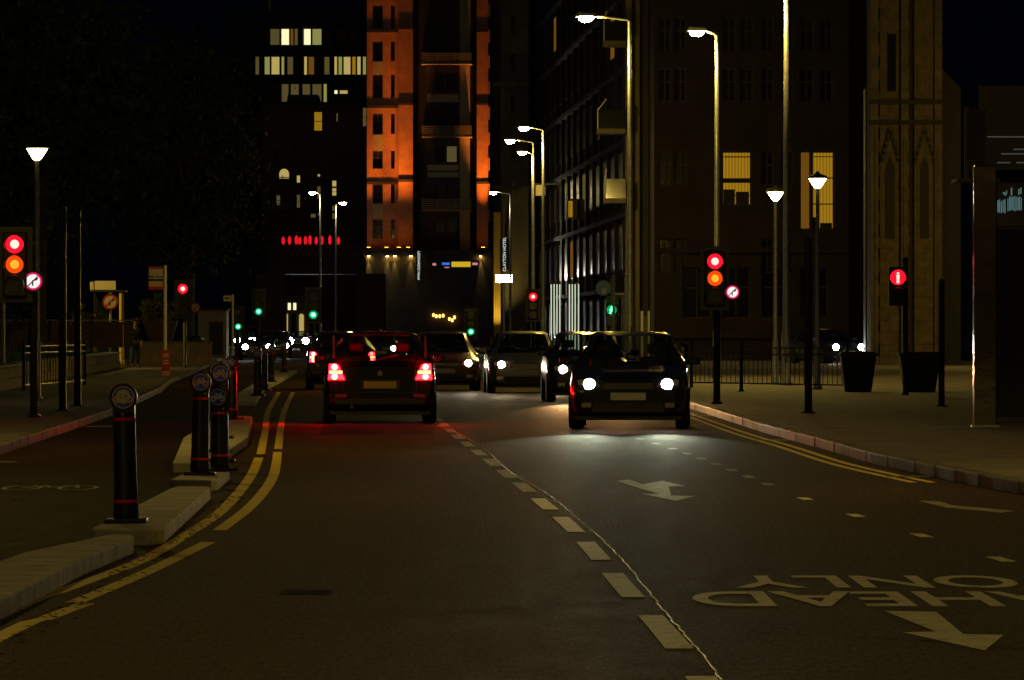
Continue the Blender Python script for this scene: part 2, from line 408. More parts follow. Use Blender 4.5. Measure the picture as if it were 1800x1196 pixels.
# glossy bitumen seam beside the centre line
m = MB(); seam = smooth_line([(.89,18),(.885,26.2),gp(1160,1065),gp(1085,975),gp(1010,908),gp(960,868),gp(900,832),gp(850,790),gp(810,765),gp(770,748)], .25)
seam = [(x+random.uniform(-.008,.008), y) for x, y in seam]
vs = []
for (x, y) in seam:
    w = random.uniform(.003,.008); vs += [(x-w,y,.001),(x,y,.006+random.uniform(-.003,.0015)),(x+w,y,.001)]
fs = []
for i in range(len(seam)-1):
    fs += [(3*i,3*i+1,3*i+4,3*i+3),(3*i+1,3*i+2,3*i+5,3*i+4)]
m.add(vs, fs); m.build("bitumen_seam", M['tar'], road, smooth=True)
# lane divider of the oncoming lanes
DV = smooth_line([(3.6,30),(3.15,40.1),(2.94,44.9),(2.74,49.6),(2.57,54.6),(2.44,60.3),(2.07,75.9),(1.55,89.8)], .2)
for Y in (34.9,39.7,44.5,49.2,54.2,59.4,62.5,65.5,68.5,71.5,74.5,77.5,81,84.5):
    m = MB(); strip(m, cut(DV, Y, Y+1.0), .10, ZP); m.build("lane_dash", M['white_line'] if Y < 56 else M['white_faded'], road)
# right-hand double yellow
for dx in (.28,.46):
    m = MB(); strip(m, smooth_line([(x-dx,y) for x, y in RK if 55 < y < 160], 1.), .09, ZP); m.build("yellow_line", M['yellow'], road)
# arrows and words for the oncoming traffic
def paint(name, poly, mt=None):
    MB().flat([gp(*p) for p in poly], ZP).build(name, mt or M['white_line'], road)
paint("arrow_marking", [(1554,1075),(1646,1076.7),(1693,1115.7),(1764,1117.5),(1731,1144.6),(1587,1112.8),(1646,1111.4)])
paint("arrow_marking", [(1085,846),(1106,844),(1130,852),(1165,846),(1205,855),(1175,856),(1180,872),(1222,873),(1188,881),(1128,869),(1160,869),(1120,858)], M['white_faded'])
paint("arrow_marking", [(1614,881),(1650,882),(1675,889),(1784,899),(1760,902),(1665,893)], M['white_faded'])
def road_word(txt, x0, x1, y0, y1, mt):
    me = text_mesh(txt, 1., 0., .016)
    xs = [v.co.x for v in me.vertices]; yy = [v.co.y for v in me.vertices]
    ax, bx, ay, by = min(xs), max(xs), min(yy), max(yy)
    for v in me.vertices:        # read by drivers coming the other way: turned half round
        v.co.x, v.co.y, v.co.z = x1-(v.co.x-ax)/(bx-ax)*(x1-x0), y1-(v.co.y-ay)/(by-ay)*(y1-y0), ZP
    me.materials.clear(); me.materials.append(mt)
    o = bpy.data.objects.new("road_lettering", me); COL.objects.link(o); o.parent = road
road_word("ONLY", 1.28, 2.95, 35.75, 37.55, M['white_line'])
road_word("AHEAD", .99, 3.12, 33.35, 35.25, M['white_line'])
# cycle symbol painted in the cycle lane, patch and give-way teeth
m = MB(); cx, cy = gp(88,858)
for k in (-1,1):
    c = (cx+k*.26, cy); ring = [(c[0]+.17*math.cos(a*math.pi/10), c[1]+.75*math.sin(a*math.pi/10)) for a in range(21)]
    strip(m, ring, .045, ZP)
for a, b in (((-.26,0),(0,.1)),((0,.1),(.2,.9)),((-.1,.8),(.2,.8)),((-.26,0),(-.1,.8)),((-.1,.8),(0,.1)),((.26,0),(.18,1.0))):
    strip(m, [(cx+a[0],cy+a[1]*1.),(cx+b[0],cy+b[1]*1.)], .045, ZP)
m.build("cycle_symbol_marking", M['white_faded'], road)
MB().flat([gp(488,1046),gp(580,1045),gp(586,1038),gp(500,1037)], .0018).build("tar_patch", M['patch'], road)
MB().flat([gp(560,765),gp(760,763),gp(770,745),gp(570,747)], .0018).build("tar_patch", M['patch'], road)
for i in range(7):
    x, y = gp(436+2.2*i, 756-3.4*i); m = MB(); strip(m, [(x-.12,y),(x+.12,y+.5)], .16, ZP); m.build("give_way_tooth", M['white_faded'], road)

def grating(x, y, rz, par):
    g = MB().box(-.22,.22,-.2,.2,.0015,.004).build("gully_grating", M['bustrim'], par, loc=(x,y,0), rz=rz)
    for k in range(6): MB().box(-.2,.2,-.18+k*.065,-.15+k*.065,.004,.008).build("grating_bar", M['steel'], g)
for Y in (63.,84.,108.): grating(at_y(RK,Y)-.26, Y, .05, road)
for Y in (70.,96.): grating(at_y(LK,Y)+.26, Y, .02, ct)
rc = random.Random(44)
for (x0,y0,x1,y1) in ((-2.2,31,.4,33.5),(-1.9,40,.3,38.6),(.6,46,2.6,47.6),(-2.0,57,.0,59),(1.2,30.5,2.4,29)):
    pts = [(x0+(x1-x0)*i/14+rc.uniform(-.05,.05), y0+(y1-y0)*i/14+rc.uniform(-.18,.18)) for i in range(15)]
    m = MB(); strip(m, pts, .022, .002); m.build("sealed_crack", M['patch'], road)
m = MB()
for i in range(420):
    Y = rc.uniform(24,56); x = -2.44+.05*rc.random()+abs(rc.gauss(0,.09))-(.1 if Y > 50 else 0); a = rc.uniform(0,6.28); q = rc.uniform(.012,.035)
    if 41.5 < Y < 43: continue
    c_, s2 = math.cos(a)*q, math.sin(a)*q
    m.add([(x-c_,Y-s2,.006),(x+s2*.5,Y-c_*.5,.012),(x+c_,Y+s2,.008),(x-s2*.5,Y+c_*.5,.010)], [(0,1,2,3)])
lt = m.build("leaf_litter", mat("dead_leaf",(.16,.11,.05),.8,var=.4,scale=30)); tag(lt,"dead leaves and grit in the gutter beside the concrete kerb","litter"); lt["kind"] = "stuff"

# concrete lane separators of the cycle track
def separator(poly, label):
    return tag(MB().prism(poly, 0., .11).build("lane_separator", M['concrete'], bevel=.014), label, "separator", "concrete separators along the cycle track")
separator([(-3.1,22),(-2.62,22),(-2.57,37.4),(-2.49,41.2),(-2.53,41.8),(-2.70,41.8),(-3.0,38.5),(-3.06,36)], "long pale concrete cycle track kerb in the bottom left corner")
separator([(-2.9,43.2),(-2.86,42.8),(-2.46,42.7),(-2.40,43.2),(-2.62,54.4),(-2.66,54.8),(-2.93,54.8),(-2.96,54.2)], "pale concrete separator under the nearest black bollard")
separator([(-3.13,57.2),(-2.74,57),(-2.70,57.4),(-2.78,61.6),(-3.15,61.6)], "short concrete separator under the second bollard group")
separator([(-3.5,64.5),(-3.12,64.5),(-3.38,80),(-4.15,100),(-4.7,100),(-4.2,80)], "broad low island between yellow lines and cycle track")
separator([(-5.6,122),(-5.0,122),(-5.95,150),(-7.35,214),(-8.1,214)], "far narrow island carrying the row of distant bollards")

# ------------------------------------------------------------------ cycle-track bollards
def bicycle(m, c, s, y, w):
    r = .30*s
    for k in (-1,1): m.ring(r-w, r, y, (c[0]+k*.46*s, c[1]-.14*s), 14)
    P = {'a':(-.46,-.14),'b':(0,-.14),'c':(-.16,.26),'d':(.30,.26),'e':(.46,-.14),'f':(.24,.42),'g':(.40,.42),'h':(-.28,.34),'i':(-.06,.34)}
    for a, b in (('a','b'),('a','c'),('b','c'),('b','d'),('c','d'),('e','f'),('f','g'),('h','i')):
        p, q = P[a], P[b]; m.bar((c[0]+p[0]*s,c[1]+p[1]*s), (c[0]+q[0]*s,c[1]+q[1]*s), w, y)
def bollard(x, y, z, h, label, kind, rz=0., lean=0.):
    t = thing("bollard", label, "bollard", (x,y,z), rz, "black bollards along the cycle track")
    t.rotation_euler[1] = lean
    MB().prism([(-.15,-.13),(.15,-.13),(.15,.13),(-.15,.13)], 0, .035).build("base_plate", M['black'], t, bevel=.012)
    hh = h-.10
    b = MB().lathe([(.088,.03),(.092,.06),(.083,.2),(.079,hh-.12),(.078,hh-.1)], 20).build("post", M['blackm'], t, smooth=True)
    # flattened head: upright disc on the post
    m = MB(); n = 26; R0 = .098; zc = hh
    prof = [(-.055,R0-.012),(-.045,R0),(.045,R0),(.055,R0-.012)]
    vs = []; fs = []
    for (yy, r) in prof:
        for k in range(n):
            a = 2*math.pi*k/n; vs.append((r*math.cos(a), yy, zc+r*math.sin(a)))
    for i in range(3):
        for k in range(n): fs.append((i*n+k, i*n+(k+1)%n, (i+1)*n+(k+1)%n, (i+1)*n+k))
    fs += [tuple(range(n)), tuple(range(4*n-1,3*n-1,-1))]
    m.add(vs, fs); m.box(-.078,.078,-.05,.05,zc-.16,zc-.02)
    hd = m.build("head", M['black'], t)
    s = MB().disc(.080,-.0575,(0,zc)).build("sign_disc", M['signblue'], hd)
    MB().ring(.074,.080,-.0595,(0,zc)).build("sign_border", M['pinkwhite'], hd)
    m = MB(); bicycle(m, (0,zc), .09, -.0605, .011); m.build("cycle_symbol", M['pinkwhite'] if kind != 'pale' else M['white'], hd)
    if kind == 'sticker':
        m = MB(); m.disc(.050,-.0625,(0,zc+.006), 22); m.build("sticker", M['sticker'], hd)  # sticker disc; yellowish retroreflected light is put into its colour
        m = MB()
        for a, b_ in (((-.025,.02),(-.008,.02)),((-.025,0),(-.01,0)),((.004,-.002),(.018,.02)),((.018,.02),(.03,-.004))): m.bar((a[0],zc+a[1]),(b_[0],zc+b_[1]),.006,-.0640)
        m.build("sticker_print", M['signgrey'], hd)
    for zz in (hh-.155, .155):
        r = .0815 if zz > .4 else .087
        MB().lathe([(r,zz-.011),(r+.001,zz),(r,zz+.011)], 20).build("reflective_band", M['redband'], t)
    return t
bollard(-2.73,44.3,.11,.99,"nearest black bollard, blue cycle disc covered by a sticker in a retroreflected yellowish tint","sticker",0.,R(-1.2))
bollard(-2.94,58.9,.11,.98,"black bollard with clear pinkish bicycle sign, front of its group","plain",.02,R(.8))
bollard(-3.02,64.9,.11,1.02,"black bollard half hidden just behind the one with pinkish bicycle","plain")
bollard(-2.83,60.6,.11,.82,"shorter black bollard with dull grey bicycle, beside the front one","pale",-.25)
bollard(-3.29,70,.11,1.02,"black bollard with round sticker in a retroreflected yellowish tint, behind the shorter one","sticker",-.1)
bollard(-3.66,79,.11,1.02,"black bollard with only its dark head showing behind the group","plain")
bollard(-4.3,96,.11,.98,"tall isolated bollard behind the group, lower half lit brown","plain",-.5)
for i, (x, y) in enumerate([(-5.32,131),(-5.62,142),(-6.42,167),(-7.5,206)]):
    bollard(x, y, .11, 1.0, ["first of the far island bollards, pale in headlight glare","second of the far island bollards","third of the far island bollards","last and smallest of the far island bollards"][i], "plain", -.1)

# ------------------------------------------------------------------ street lamps
def street_lamp(x, y, h, arm, label, side=-1, r=.085, lens='lamp', rz=0., name="street_lamp", grp="tall street lamps", lean=0.):
    """column with a bracket arm and a bowl lantern; the bowl is the light"""
    t = thing(name, label, "street lamp", (x,y,.118), rz, grp)
    z = h-.118
    MB().lathe([(r*1.9,0),(r*1.9,.05),(r*1.35,.08),(r*1.35,1.3),(r*1.05,1.45),(r*.8,z*.6),(r*.62,z)], 14).build("column", M['steel'], t, smooth=True)
    MB().box(-.05,.05,-r*1.39,-r*1.2,.55,1.0).build("access_door", M['greypaint'], t)
    a = MB().tube([(0,0,z-.02),(side*.06,0,z+.05),(side*arm*.5,0,z+.11),(side*(arm-.3),0,z+.13)], [.045,.04,.034,.03], 8).build("arm", M['steel'], t, smooth=True)
    hx = side*arm
    MB().add([(hx-.30,-.15,z+.13),(hx+.30,-.13,z+.13),(hx+.30,.13,z+.13),(hx-.30,.15,z+.13),(hx-.22,-.10,z+.25),(hx+.26,-.07,z+.22),(hx+.26,.07,z+.22),(hx-.22,.10,z+.25)],
             [(0,3,2,1),(4,5,6,7),(0,1,5,4),(1,2,6,5),(2,3,7,6),(3,0,4,7)]).build("lantern_housing", M['greypaint'], t, bevel=.02)
    vs = []; n = 14; m = MB()
    for i, (rr, zz) in enumerate(((1.,.125),(.92,.05),(.62,-.0),(.2,-.02))):
        for k in range(n):
            q = 2*math.pi*k/n; vs.append((hx+.21*rr*math.cos(q), .115*rr*math.sin(q), z+zz))
    fs = [(i*n+k,(i+1)*n+k,(i+1)*n+(k+1)%n,i*n+(k+1)%n) for i in range(3) for k in range(n)] + [tuple(range(3*n,4*n))]
    m.add(vs, fs); m.build("lamp_bowl", M[lens], t, smooth=True)
    return t
def lamp_px(hx, hy, colx, h, label, **k):
    """lantern at pixel hx,hy, column at pixel colx; distance follows from the height h"""
    Y = FPX*(h-CAMH)/(HOR-hy); street_lamp(X(colx,Y), Y, h, max(.5,abs(hx-colx)*Y/FPX), label, side=-1 if hx < colx else 1, **k)
lamp_px(1030, 38, 1107, 10., "bright tall street lamp, leftmost of the three big right-hand ones")
lamp_px(1225, 63, 1260, 10., "tall street lamp on the brightly lit column above the red signal")
lamp_px(1346, -22, 1382, 10., "tall bright column whose lantern is just above the top edge")
lamp_px(921, 230, 955, 10., "upper of the pair of bright street lamps down the street")
lamp_px(897, 252, 938, 10., "lower of the pair of bright street lamps down the street")
lamp_px(924, 272, 936, 10., "small faint street lamp just below the bright pair", lens='lampfar')
lamp_px(867, 342, 897, 10., "distant street lamp beside the orange tower's right edge", lens='lampfar')
lamp_px(551, 342, 563, 10., "distant street lamp in front of the dark brick block", lens='lampfar')
lamp_px(598, 360, 590, 10., "small distant lamp right of the brick block's bright one", lens='lampfar')
street_lamp(-9.6, 19, 10., 1.6, "street lamp on the left pavement beside the camera", side=1)
street_lamp(-9.2, 76, 10., 1.6, "street lamp on the left pavement out of frame beyond the first", side=1)
street_lamp(10.6, 56, 10., 1.6, "street lamp on the right pavement out of frame", side=-1)

street_lamp(21.2, 234, 8.4, 1.6, "street lamp in the side street beyond the right edge", side=-1)

street_lamp(X(-62,228), 228, 7., 1.1, "street lamp just beyond the left edge, lighting the shelter", side=1)
def post_lantern(px, py, h, label, w=.42, lens='globe'):
    Y = FPX*(h-CAMH)/(HOR-py); t = thing("post_top_lantern", label, "street lamp", (X(px,Y),Y,.118), 0, "post-top dish lanterns")
    z = h-.118
    MB().lathe([(.11,0),(.11,.06),(.075,.1),(.07,1.1),(.05,1.2),(.042,z-.28),(.06,z-.24)], 12).build("post", M['steel'], t, smooth=True)
    MB().lathe([(.05,z-.24),(.09,z-.2),(w*.5,z-.02)], 16).build("glass_cone", M[lens], t, smooth=True)
    MB().lathe([(w*.56,z-.015),(w*.58,z+.01),(w*.42,z+.06),(.06,z+.1),(.02,z+.16)], 16).build("hood", M['blackm'], t, smooth=True)
    for k in range(4):
        a = k*math.pi/2+.4; MB().tube([(.06*math.cos(a),.06*math.sin(a),z-.22),(w*.54*math.cos(a),w*.54*math.sin(a),z-.01)], .008, 5).build("stay", M['blackm'], t)
    return t
post_lantern(65, 260, 5., "post-top dish lantern glowing alone in the dark upper left")
post_lantern(1437, 313, 5., "bright post-top dish lantern in front of the right amber window")
post_lantern(1363, 337, 5., "smaller post-top dish lantern left of the bright one")

# ------------------------------------------------------------------ traffic signals and signs
def lens_unit(m_core, m_rim, parent, x, z, y, r, part="lamp_lens"):
    o = MB().disc(r, y, (x,z), 20).build(part, m_rim, parent)  # weaker rim glow stands for the halo round the lit core
    if m_core: MB().lathe([(r*.5,y-.004),(r*.4,y-.02),(r*.15,y-.03)], 16, (x,0,z), axis='y').build("lamp_core", m_core, o)
    v = MB(); n = 14; vs = []
    for k in range(n+1):
        a = R(-20)+R(220)*k/n
        vs += [((r+.018)*math.cos(a)+x, y+.01, (r+.018)*math.sin(a)+z), ((r+.016)*math.cos(a)+x, y-.17, (r+.016)*math.sin(a)+z-.02)]
    v.add(vs, [(2*k,2*k+1,2*k+3,2*k+2) for k in range(n)]); v.build("visor", M['black'], o)
def no_turn_face(parent, x, z, y, r, lit=True):
    p = MB().lathe([(r+.03,y+.06),(r+.03,y+.004)], 24, (x,0,z), axis='y').build("sign_box", M['black'], parent)
    MB().disc(r*.80, y-.002, (x,z), 28).build("sign_face", M['litsign'] if lit else M['cream'], p)
    MB().ring(r*.78, r, y-.004, (x,z), 28).build("sign_ring", M['signring'] if lit else M['redsign'], p)
    m = MB(); m.bar((x-r*.05,z-r*.5),(x-r*.05,z-.0), r*.16, y-.006); m.bar((x-r*.10,z+r*.02),(x+r*.36,z+r*.22), r*.16, y-.006)
    m.add([(x+r*.26,y-.006,z+r*.38),(x+r*.34,y-.006,z+r*.04),(x+r*.62,y-.006,z+r*.34)], [(0,1,2)])
    m.build("turn_arrow", M['black'], p)
    m = MB(); m.bar((x-r*.60,z-r*.55),(x+r*.55,z+r*.58), r*.13, y-.009); m.build("red_bar", M['redsign'], p)
def signal(x, y, label, red_z, state, head_dx=0., sign=None, r=.14, rz=0., pole_h=None, base=.118, lit_sign=True, backboard=True, kind="traffic signal"):
    t = thing("traffic_signal", label, "traffic light", (x,y,base), rz, "traffic signals")
    zr = red_z-base; sp = r*2.25
    ph = (pole_h or red_z+.25)-base
    MB().lathe([(.10,0),(.10,.03),(.064,.05),(.060,ph),(.03,ph+.03)], 12).build("pole", M['blackm'], t, smooth=True)
    hx = head_dx
    m = MB(); m.box(hx-r*1.35, hx+r*1.35, -.26, -.08, zr-2*sp-r*1.4, zr+r*1.4); h = m.build("signal_head", M['black'], t, bevel=.03)
    if backboard:
        MB().box(hx-r*1.95, hx+r*1.95, -.10, -.085, zr-2*sp-r*2., zr+r*2.).build("backing_board", M['blackm'], h, bevel=.005)
    for zz in (zr+.02, zr-2*sp): MB().box(min(hx,0)-.02,max(hx,0)+.05,-.09,.03,zz-.03,zz+.03).build("bracket", M['blackm'], t)
    on = {'R':('hot_red','rim_red'),'A':('hot_amb','rim_amb'),'G':('hot_grn','rim_grn')}
    for i, k in enumerate("RAG"):
        zz = zr-i*sp
        if k in state: lens_unit(M[on[k][0]], M[on[k][1]], h, hx, zz, -.262, r, {'R':"red_lens",'A':"amber_lens",'G':"green_lens"}[k])
        else: lens_unit(None, M['lens_off'], h, hx, zz, -.262, r, {'R':"red_lens",'A':"amber_lens",'G':"green_lens"}[k])
    if sign:
        sx, sz, sr = sign
        MB().box(min(sx,0),max(sx,0),-.06,.0,sz-base-.03,sz-base+.03).build("sign_bracket", M['blackm'], t)
        no_turn_face(t, sx, sz-base, -.2, sr, lit_sign)
    return t
def sgX(px, Y): return X(px, Y)
Y = 98.;  signal(X(60,Y),Y,"red and amber signal at the left edge with lit no-right-turn sign",Z(430,Y),"RA",head_dx=X(28,Y)-X(60,Y),sign=(.0,Z(495,Y),.14),pole_h=Z(478,Y))
Y = 116.; signal(X(1260,Y),Y,"red and amber signal on the right with lit no-right-turn sign",Z(460,Y),"RA",head_dx=X(1256,Y)-X(1260,Y)-.0,sign=(X(1287,Y)-X(1260,Y),Z(514,Y),.125))
Y = 230.; signal(X(325,Y),Y,"red signal beyond the bus stop pole",Z(508,Y),"R",head_dx=X(322,Y)-X(325,Y),sign=(X(344,Y)-X(325,Y),Z(541,Y),.17),r=.17,lit_sign=False)
Y = 240.; signal(X(937,Y),Y,"small red signal left of the waiting dark car's roof",Z(522,Y),"R",r=.15)
Y = 260.; signal(X(828,Y),Y,"lone green signal above the maroon car's roof",Z(555,Y),"G",r=.15,base=.118)
Y = 250.; signal(X(551,Y),Y,"brightest green signal, right of the lit arcade",Z(520,Y),"G",r=.17)
Y = 300.; signal(X(455,Y),Y,"small dim green signal left of the lit arcade",Z(520,Y),"G",r=.17)
Y = 330.; signal(X(419,Y),Y,"lowest green signal under the small stop flag",Z(549,Y),"G",r=.17)
Y = 240.; signal(X(1105,Y),Y,"tiny green signal on the pale pole beside the green man",Z(526,Y),"G",r=.11)

def pedestrian(x, y, z, label, green, r=.16, base=.118, dx=0.):
    t = thing("pedestrian_signal", label, "pedestrian light", (x,y,base), 0, "pedestrian signals")
    zz = z-base
    MB().lathe([(.09,0),(.09,.03),(.058,.05),(.056,zz+.4),(.02,zz+.43)], 12).build("pole", M['blackm'], t, smooth=True)
    h = MB().box(dx-.19,dx+.19,-.28,-.07,zz-.6,zz+.22).build("signal_head", M['black'], t, bevel=.03)
    MB().box(min(dx,0)-.03,max(dx,0)+.03,-.08,.02,zz-.2,zz-.14).build("bracket", M['blackm'], t)
    zl = zz if not green else zz-.0
    lens_unit(None, M['rim_grn'] if green else M['rim_red'], h, dx, zl, -.282, r, "man_lens")
    lens_unit(None, M['lens_off'], h, dx, zl-.38, -.282, r, "dark_lens")
    m = MB(); c = zl; k = r/.16
    m.disc(.026*k, -.29, (dx,c+.085*k), 10); m.xzprism([(dx-.035*k,c+.05*k),(dx+.035*k,c+.05*k),(dx+.028*k,c-.03*k),(dx-.028*k,c-.03*k)], -.292, -.288)
    if green: m.bar((dx-.01,c-.02*k),(dx-.05*k,c-.12*k),.03*k,-.29); m.bar((dx+.01,c-.02*k),(dx+.05*k,c-.12*k),.03*k,-.29); m.bar((dx+.02,c+.04*k),(dx+.075*k,c-.01*k),.02*k,-.29); m.bar((dx-.02,c+.04*k),(dx-.075*k,c-.01*k),.02*k,-.29)
    else: m.box(dx-.028*k,dx-.004*k,-.292,-.288,c-.125*k,c-.03*k); m.box(dx+.004*k,dx+.028*k,-.292,-.288,c-.125*k,c-.03*k)
    m.build("lit_man", M['hot_grn'] if green else M['hot_red'], h)
    return t
Y = 132.; pedestrian(X(1592,Y),Y,Z(488,Y),"red man pedestrian signal in front of the stone tower",False,dx=X(1577,Y)-X(1592,Y))
Y = 215.; pedestrian(X(1090,Y),Y,Z(545,Y),"green man pedestrian signal under the round blue sign",True,r=.17,dx=X(1075,Y)-X(1090,Y))

# plain posts and sign poles
def post(name, label, cat, x, y, h, r, m, base=.118, grp=None):
    t = thing(name, label, cat, (x,y,base), 0, grp)
    MB().lathe([(r*1.7,0),(r*1.7,.02),(r*1.05,.03),(r,h-base-.03),(r*.4,h-base)], 12).build("shaft", m, t, smooth=True)
    MB().lathe([(r*2.2,0),(r*2.2,.012)], 12).build("foot_plate", m, t)
    return t
post("post","thick black post right of the left-edge signal, nearer one","post",X(110,106),106,3.6,.062,M['blackm'],grp="black posts")
post("post","thick black post right of the left-edge signal, farther one","post",X(136,112),112,3.7,.060,M['blackm'],grp="black posts")
post("post","thin lit grey post at the extreme left edge","post",X(5,150),150,3.3,.05,M['greypaint'])
post("post","dark slim post on the right pavement left of the mirrored column","post",X(1655,112),112,2.4,.055,M['blackm'],grp="dark right-hand posts")
post("post","tall dark post on the right pavement left of both planters","post",X(1421,103),103,3.0,.06,M['blackm'],grp="dark right-hand posts")
post("post","pale round post under the round blue sign's hoarding","post",X(1103,235),235,Z(480,235),.09,M['white'])
post("post","thin short dark post along the railing right of the red signal","post",X(1303,140),140,1.25,.04,M['blackm'])

# round blue sign and hoarding
Y = 215.; t = thing("round_sign","round blue information sign on a bracket above the green man","sign",(X(1078,Y),Y-.5,.118))
MB().lathe([(.05,0),(.05,Z(484,Y)-.118)], 10).build("pole", M['greypaint'], t, smooth=True)
d = MB().lathe([(.26,-.12),(.26,-.10)], 26, (X(1060,Y)-X(1078,Y),0,Z(507,Y)-.118), axis='y').build("disc", mat("blue_disc",(.10,.28,.55),.4), t)
MB().box(X(1060,Y)-X(1078,Y),0,-.10,0,Z(507,Y)-.14,Z(507,Y)-.10).build("bracket", M['greypaint'], t)
m = MB(); c = (X(1060,Y)-X(1078,Y), Z(507,Y)-.118); m.box(c[0]-.06,c[0]+.10,-.13,-.122,c[1]-.18,c[1]-.02); m.build("white_square", M['white'], d)
Y = 236.; t = thing("hoarding_sign","boxed brown sign with pale edges beside the round blue sign","sign",(X(1084,Y),Y,.118))
for px in (1075,1096): MB().lathe([(.05,0),(.05,Z(490,Y)-.118)], 8, (X(px,Y)-X(1084,Y),.1,0)).build("leg", M['greypaint'], t)
b = MB().box(X(1075,Y)-X(1084,Y),X(1097,Y)-X(1084,Y),-.05,.05,Z(514,Y)-.118,Z(488,Y)-.118).build("board", M['darkwall'], t)
MB().box(X(1098,Y)-X(1084,Y),X(1104,Y)-X(1084,Y),-.06,.05,Z(514,Y)-.118,Z(490,Y)-.118).build("pale_side", M['white'], b)
MB().box(X(1076,Y)-X(1084,Y),X(1103,Y)-X(1084,Y),-.06,.05,Z(519,Y)-.118,Z(515,Y)-.118).build("pale_sill", M['white'], b)
Y = 238.; t = thing("shop_awning","small green and orange scalloped awning under the boxed sign","awning",(X(1080,Y),Y,.118))
for px in (1066,1094): MB().lathe([(.03,0),(.03,Z(530,Y)-.118)], 8, (X(px,Y)-X(1080,Y),.2,0)).build("leg", M['greypaint'], t)
cols = [mat("awning_green",(.05,.35,.09),.7), mat("awning_orange",(.6,.18,.05),.7)]
for i in range(6):
    x0 = X(1066+i*4.8,Y)-X(1080,Y); x1 = X(1066+(i+1)*4.8,Y)-X(1080,Y); z0 = Z(534,Y)-.118; z1 = Z(521,Y)-.118
    MB().add([(x0,-.5,z0),(x1,-.5,z0),(x1,.2,z1),(x0,.2,z1),(x0,-.5,z0+.02),(x1,-.5,z0+.02),(x1,.2,z1+.02),(x0,.2,z1+.02),((x0+x1)/2,-.5,z0-.1)],
             [(0,1,2,3),(4,7,6,5),(4,5,1,8,0),(1,5,6,2),(2,6,7,3),(3,7,4,0)]).build("stripe", cols[0 if i in (0,1,3,4) else 1], t)

# bus stops
def stop_flag(x, y, h, fw, fh, label, full):
    t = thing("bus_stop", label, "bus stop", (x,y,.118), 0, "bus stop poles")
    z = h-.118
    MB().lathe([(.07,0),(.07,.03),(.055,.05),(.055,z),(.03,z+.03)], 12).build("pole", M['cream'], t, smooth=True)
    f = MB().box(-.06-fw,-.06,-.03,.03,z-fh,z-.02).build("flag", M['cream'], t, bevel=.01)
    if full:
        MB().box(-.06-fw-.004,-.056,-.034,-.031,z-.09,z-.025).build("red_band", M['redsign'], f)
        MB().box(-.06-fw-.004,-.056,-.034,-.031,z-fh+.0,z-fh+.10).build("red_band", M['redsign'], f)
        MB().box(-.06-fw-.004,-.056,-.034,-.031,z-.44,z-.38).build("dark_band", M['blackm'], f)
        MB().box(-.06-fw+.02,-.08,-.034,-.031,z-.60,z-.46).build("yellow_panel", M['yellowsign'], f)
        lettering("lettering","Bus Stop",.11,M['black'],f,Matrix.Translation((-.06-fw/2,-.034,z-.31)) @ FACE, 0, .002)
        p = MB().box(-.10,.16,-.09,-.07,.02,.80).build("poster_panel", M['redpanel'], t, bevel=.01)
        for zz, w, mt in ((.66,.09,M['cream']),(.60,.08,M['cream']),(.48,.07,M['cream']),(.40,.08,M['cream']),(.14,.11,M['cream']),(.07,.10,M['cream'])):
            MB().box(.03-w,.03+w,-.094,-.091,zz-.018,zz+.018).build("print_line", mt, p)
        MB().box(-.11,-.10,-.09,.0,.75,.78).build("bracket", M['steel'], t)
    else:
        MB().box(-.06-fw*.8,-.06-fw*.2,-.034,-.031,z-fh*.65,z-fh*.4).build("print_line", M['black'], f)
    return t
Y = 184.; stop_flag(X(290,Y),Y,Z(468,Y),.42,.70,"cream bus stop pole with flag and red poster at its foot",True)
Y = 297.; stop_flag(X(409,Y),Y,Z(519,Y),.38,.30,"small distant bus stop pole with blank pale flag",False)

# round prohibition sign on post (left)
Y = 230.; t = thing("prohibition_sign","unlit round red-ringed sign on a grey post by the low wall","sign",(X(194,Y),Y,.118))
MB().lathe([(.045,0),(.045,Z(515,Y)-.118)], 10).build("post", M['greypaint'], t, smooth=True)
no_turn_face(t, 0, Z(531,Y)-.118, -.12, .28, False)

# ------------------------------------------------------------------ left pavement: walls, railings, shelter, planting
def wall_run(m, pts, th, z0, z1):
    for (a, b) in zip(pts, pts[1:]):
        d = Vector((b[0]-a[0], b[1]-a[1])).normalized(); n = Vector((-d.y, d.x))*th
        m.prism([a, b, (b[0]+n.x,b[1]+n.y), (a[0]+n.x,a[1]+n.y)], z0, z1)
w = thing("garden_wall","low stone garden wall with grass behind, left of the shelter post","wall",(0,0,.118))
pts = [(-11.3,137),(-12.6,170),(-13.6,205),(-14.5,231)]
m = MB(); wall_run(m, pts, .35, 0, .52); m.build("wall_body", M['mortar'], w)
unit = MB().box(-.37,.37,-.03,.03,-.115,.115).mesh("stone_block", M['stone'])
for (a, b) in zip(pts, pts[1:]):
    L_ = math.dist(a,b); n = int(L_/1.6); ang = math.atan2(b[1]-a[1], b[0]-a[0])
    for r_ in range(2):
        for i in range(n):
            t_ = (i+.5+.25*(r_ % 2))/n
            if t_ > .98: continue
            o = bpy.data.objects.new("stone_block", unit); COL.objects.link(o); o.parent = w
            o.location = (a[0]+(b[0]-a[0])*t_+.02, a[1]+(b[1]-a[1])*t_, .135+.25*r_); o.rotation_euler[2] = ang; o.scale = (L_/n/.76*random.uniform(.95,.99),1,1)
m = MB(); wall_run(m, [(p[0]+.05,p[1]) for p in pts], .45, .52, .58); m.build("coping", M['kerb'], w)
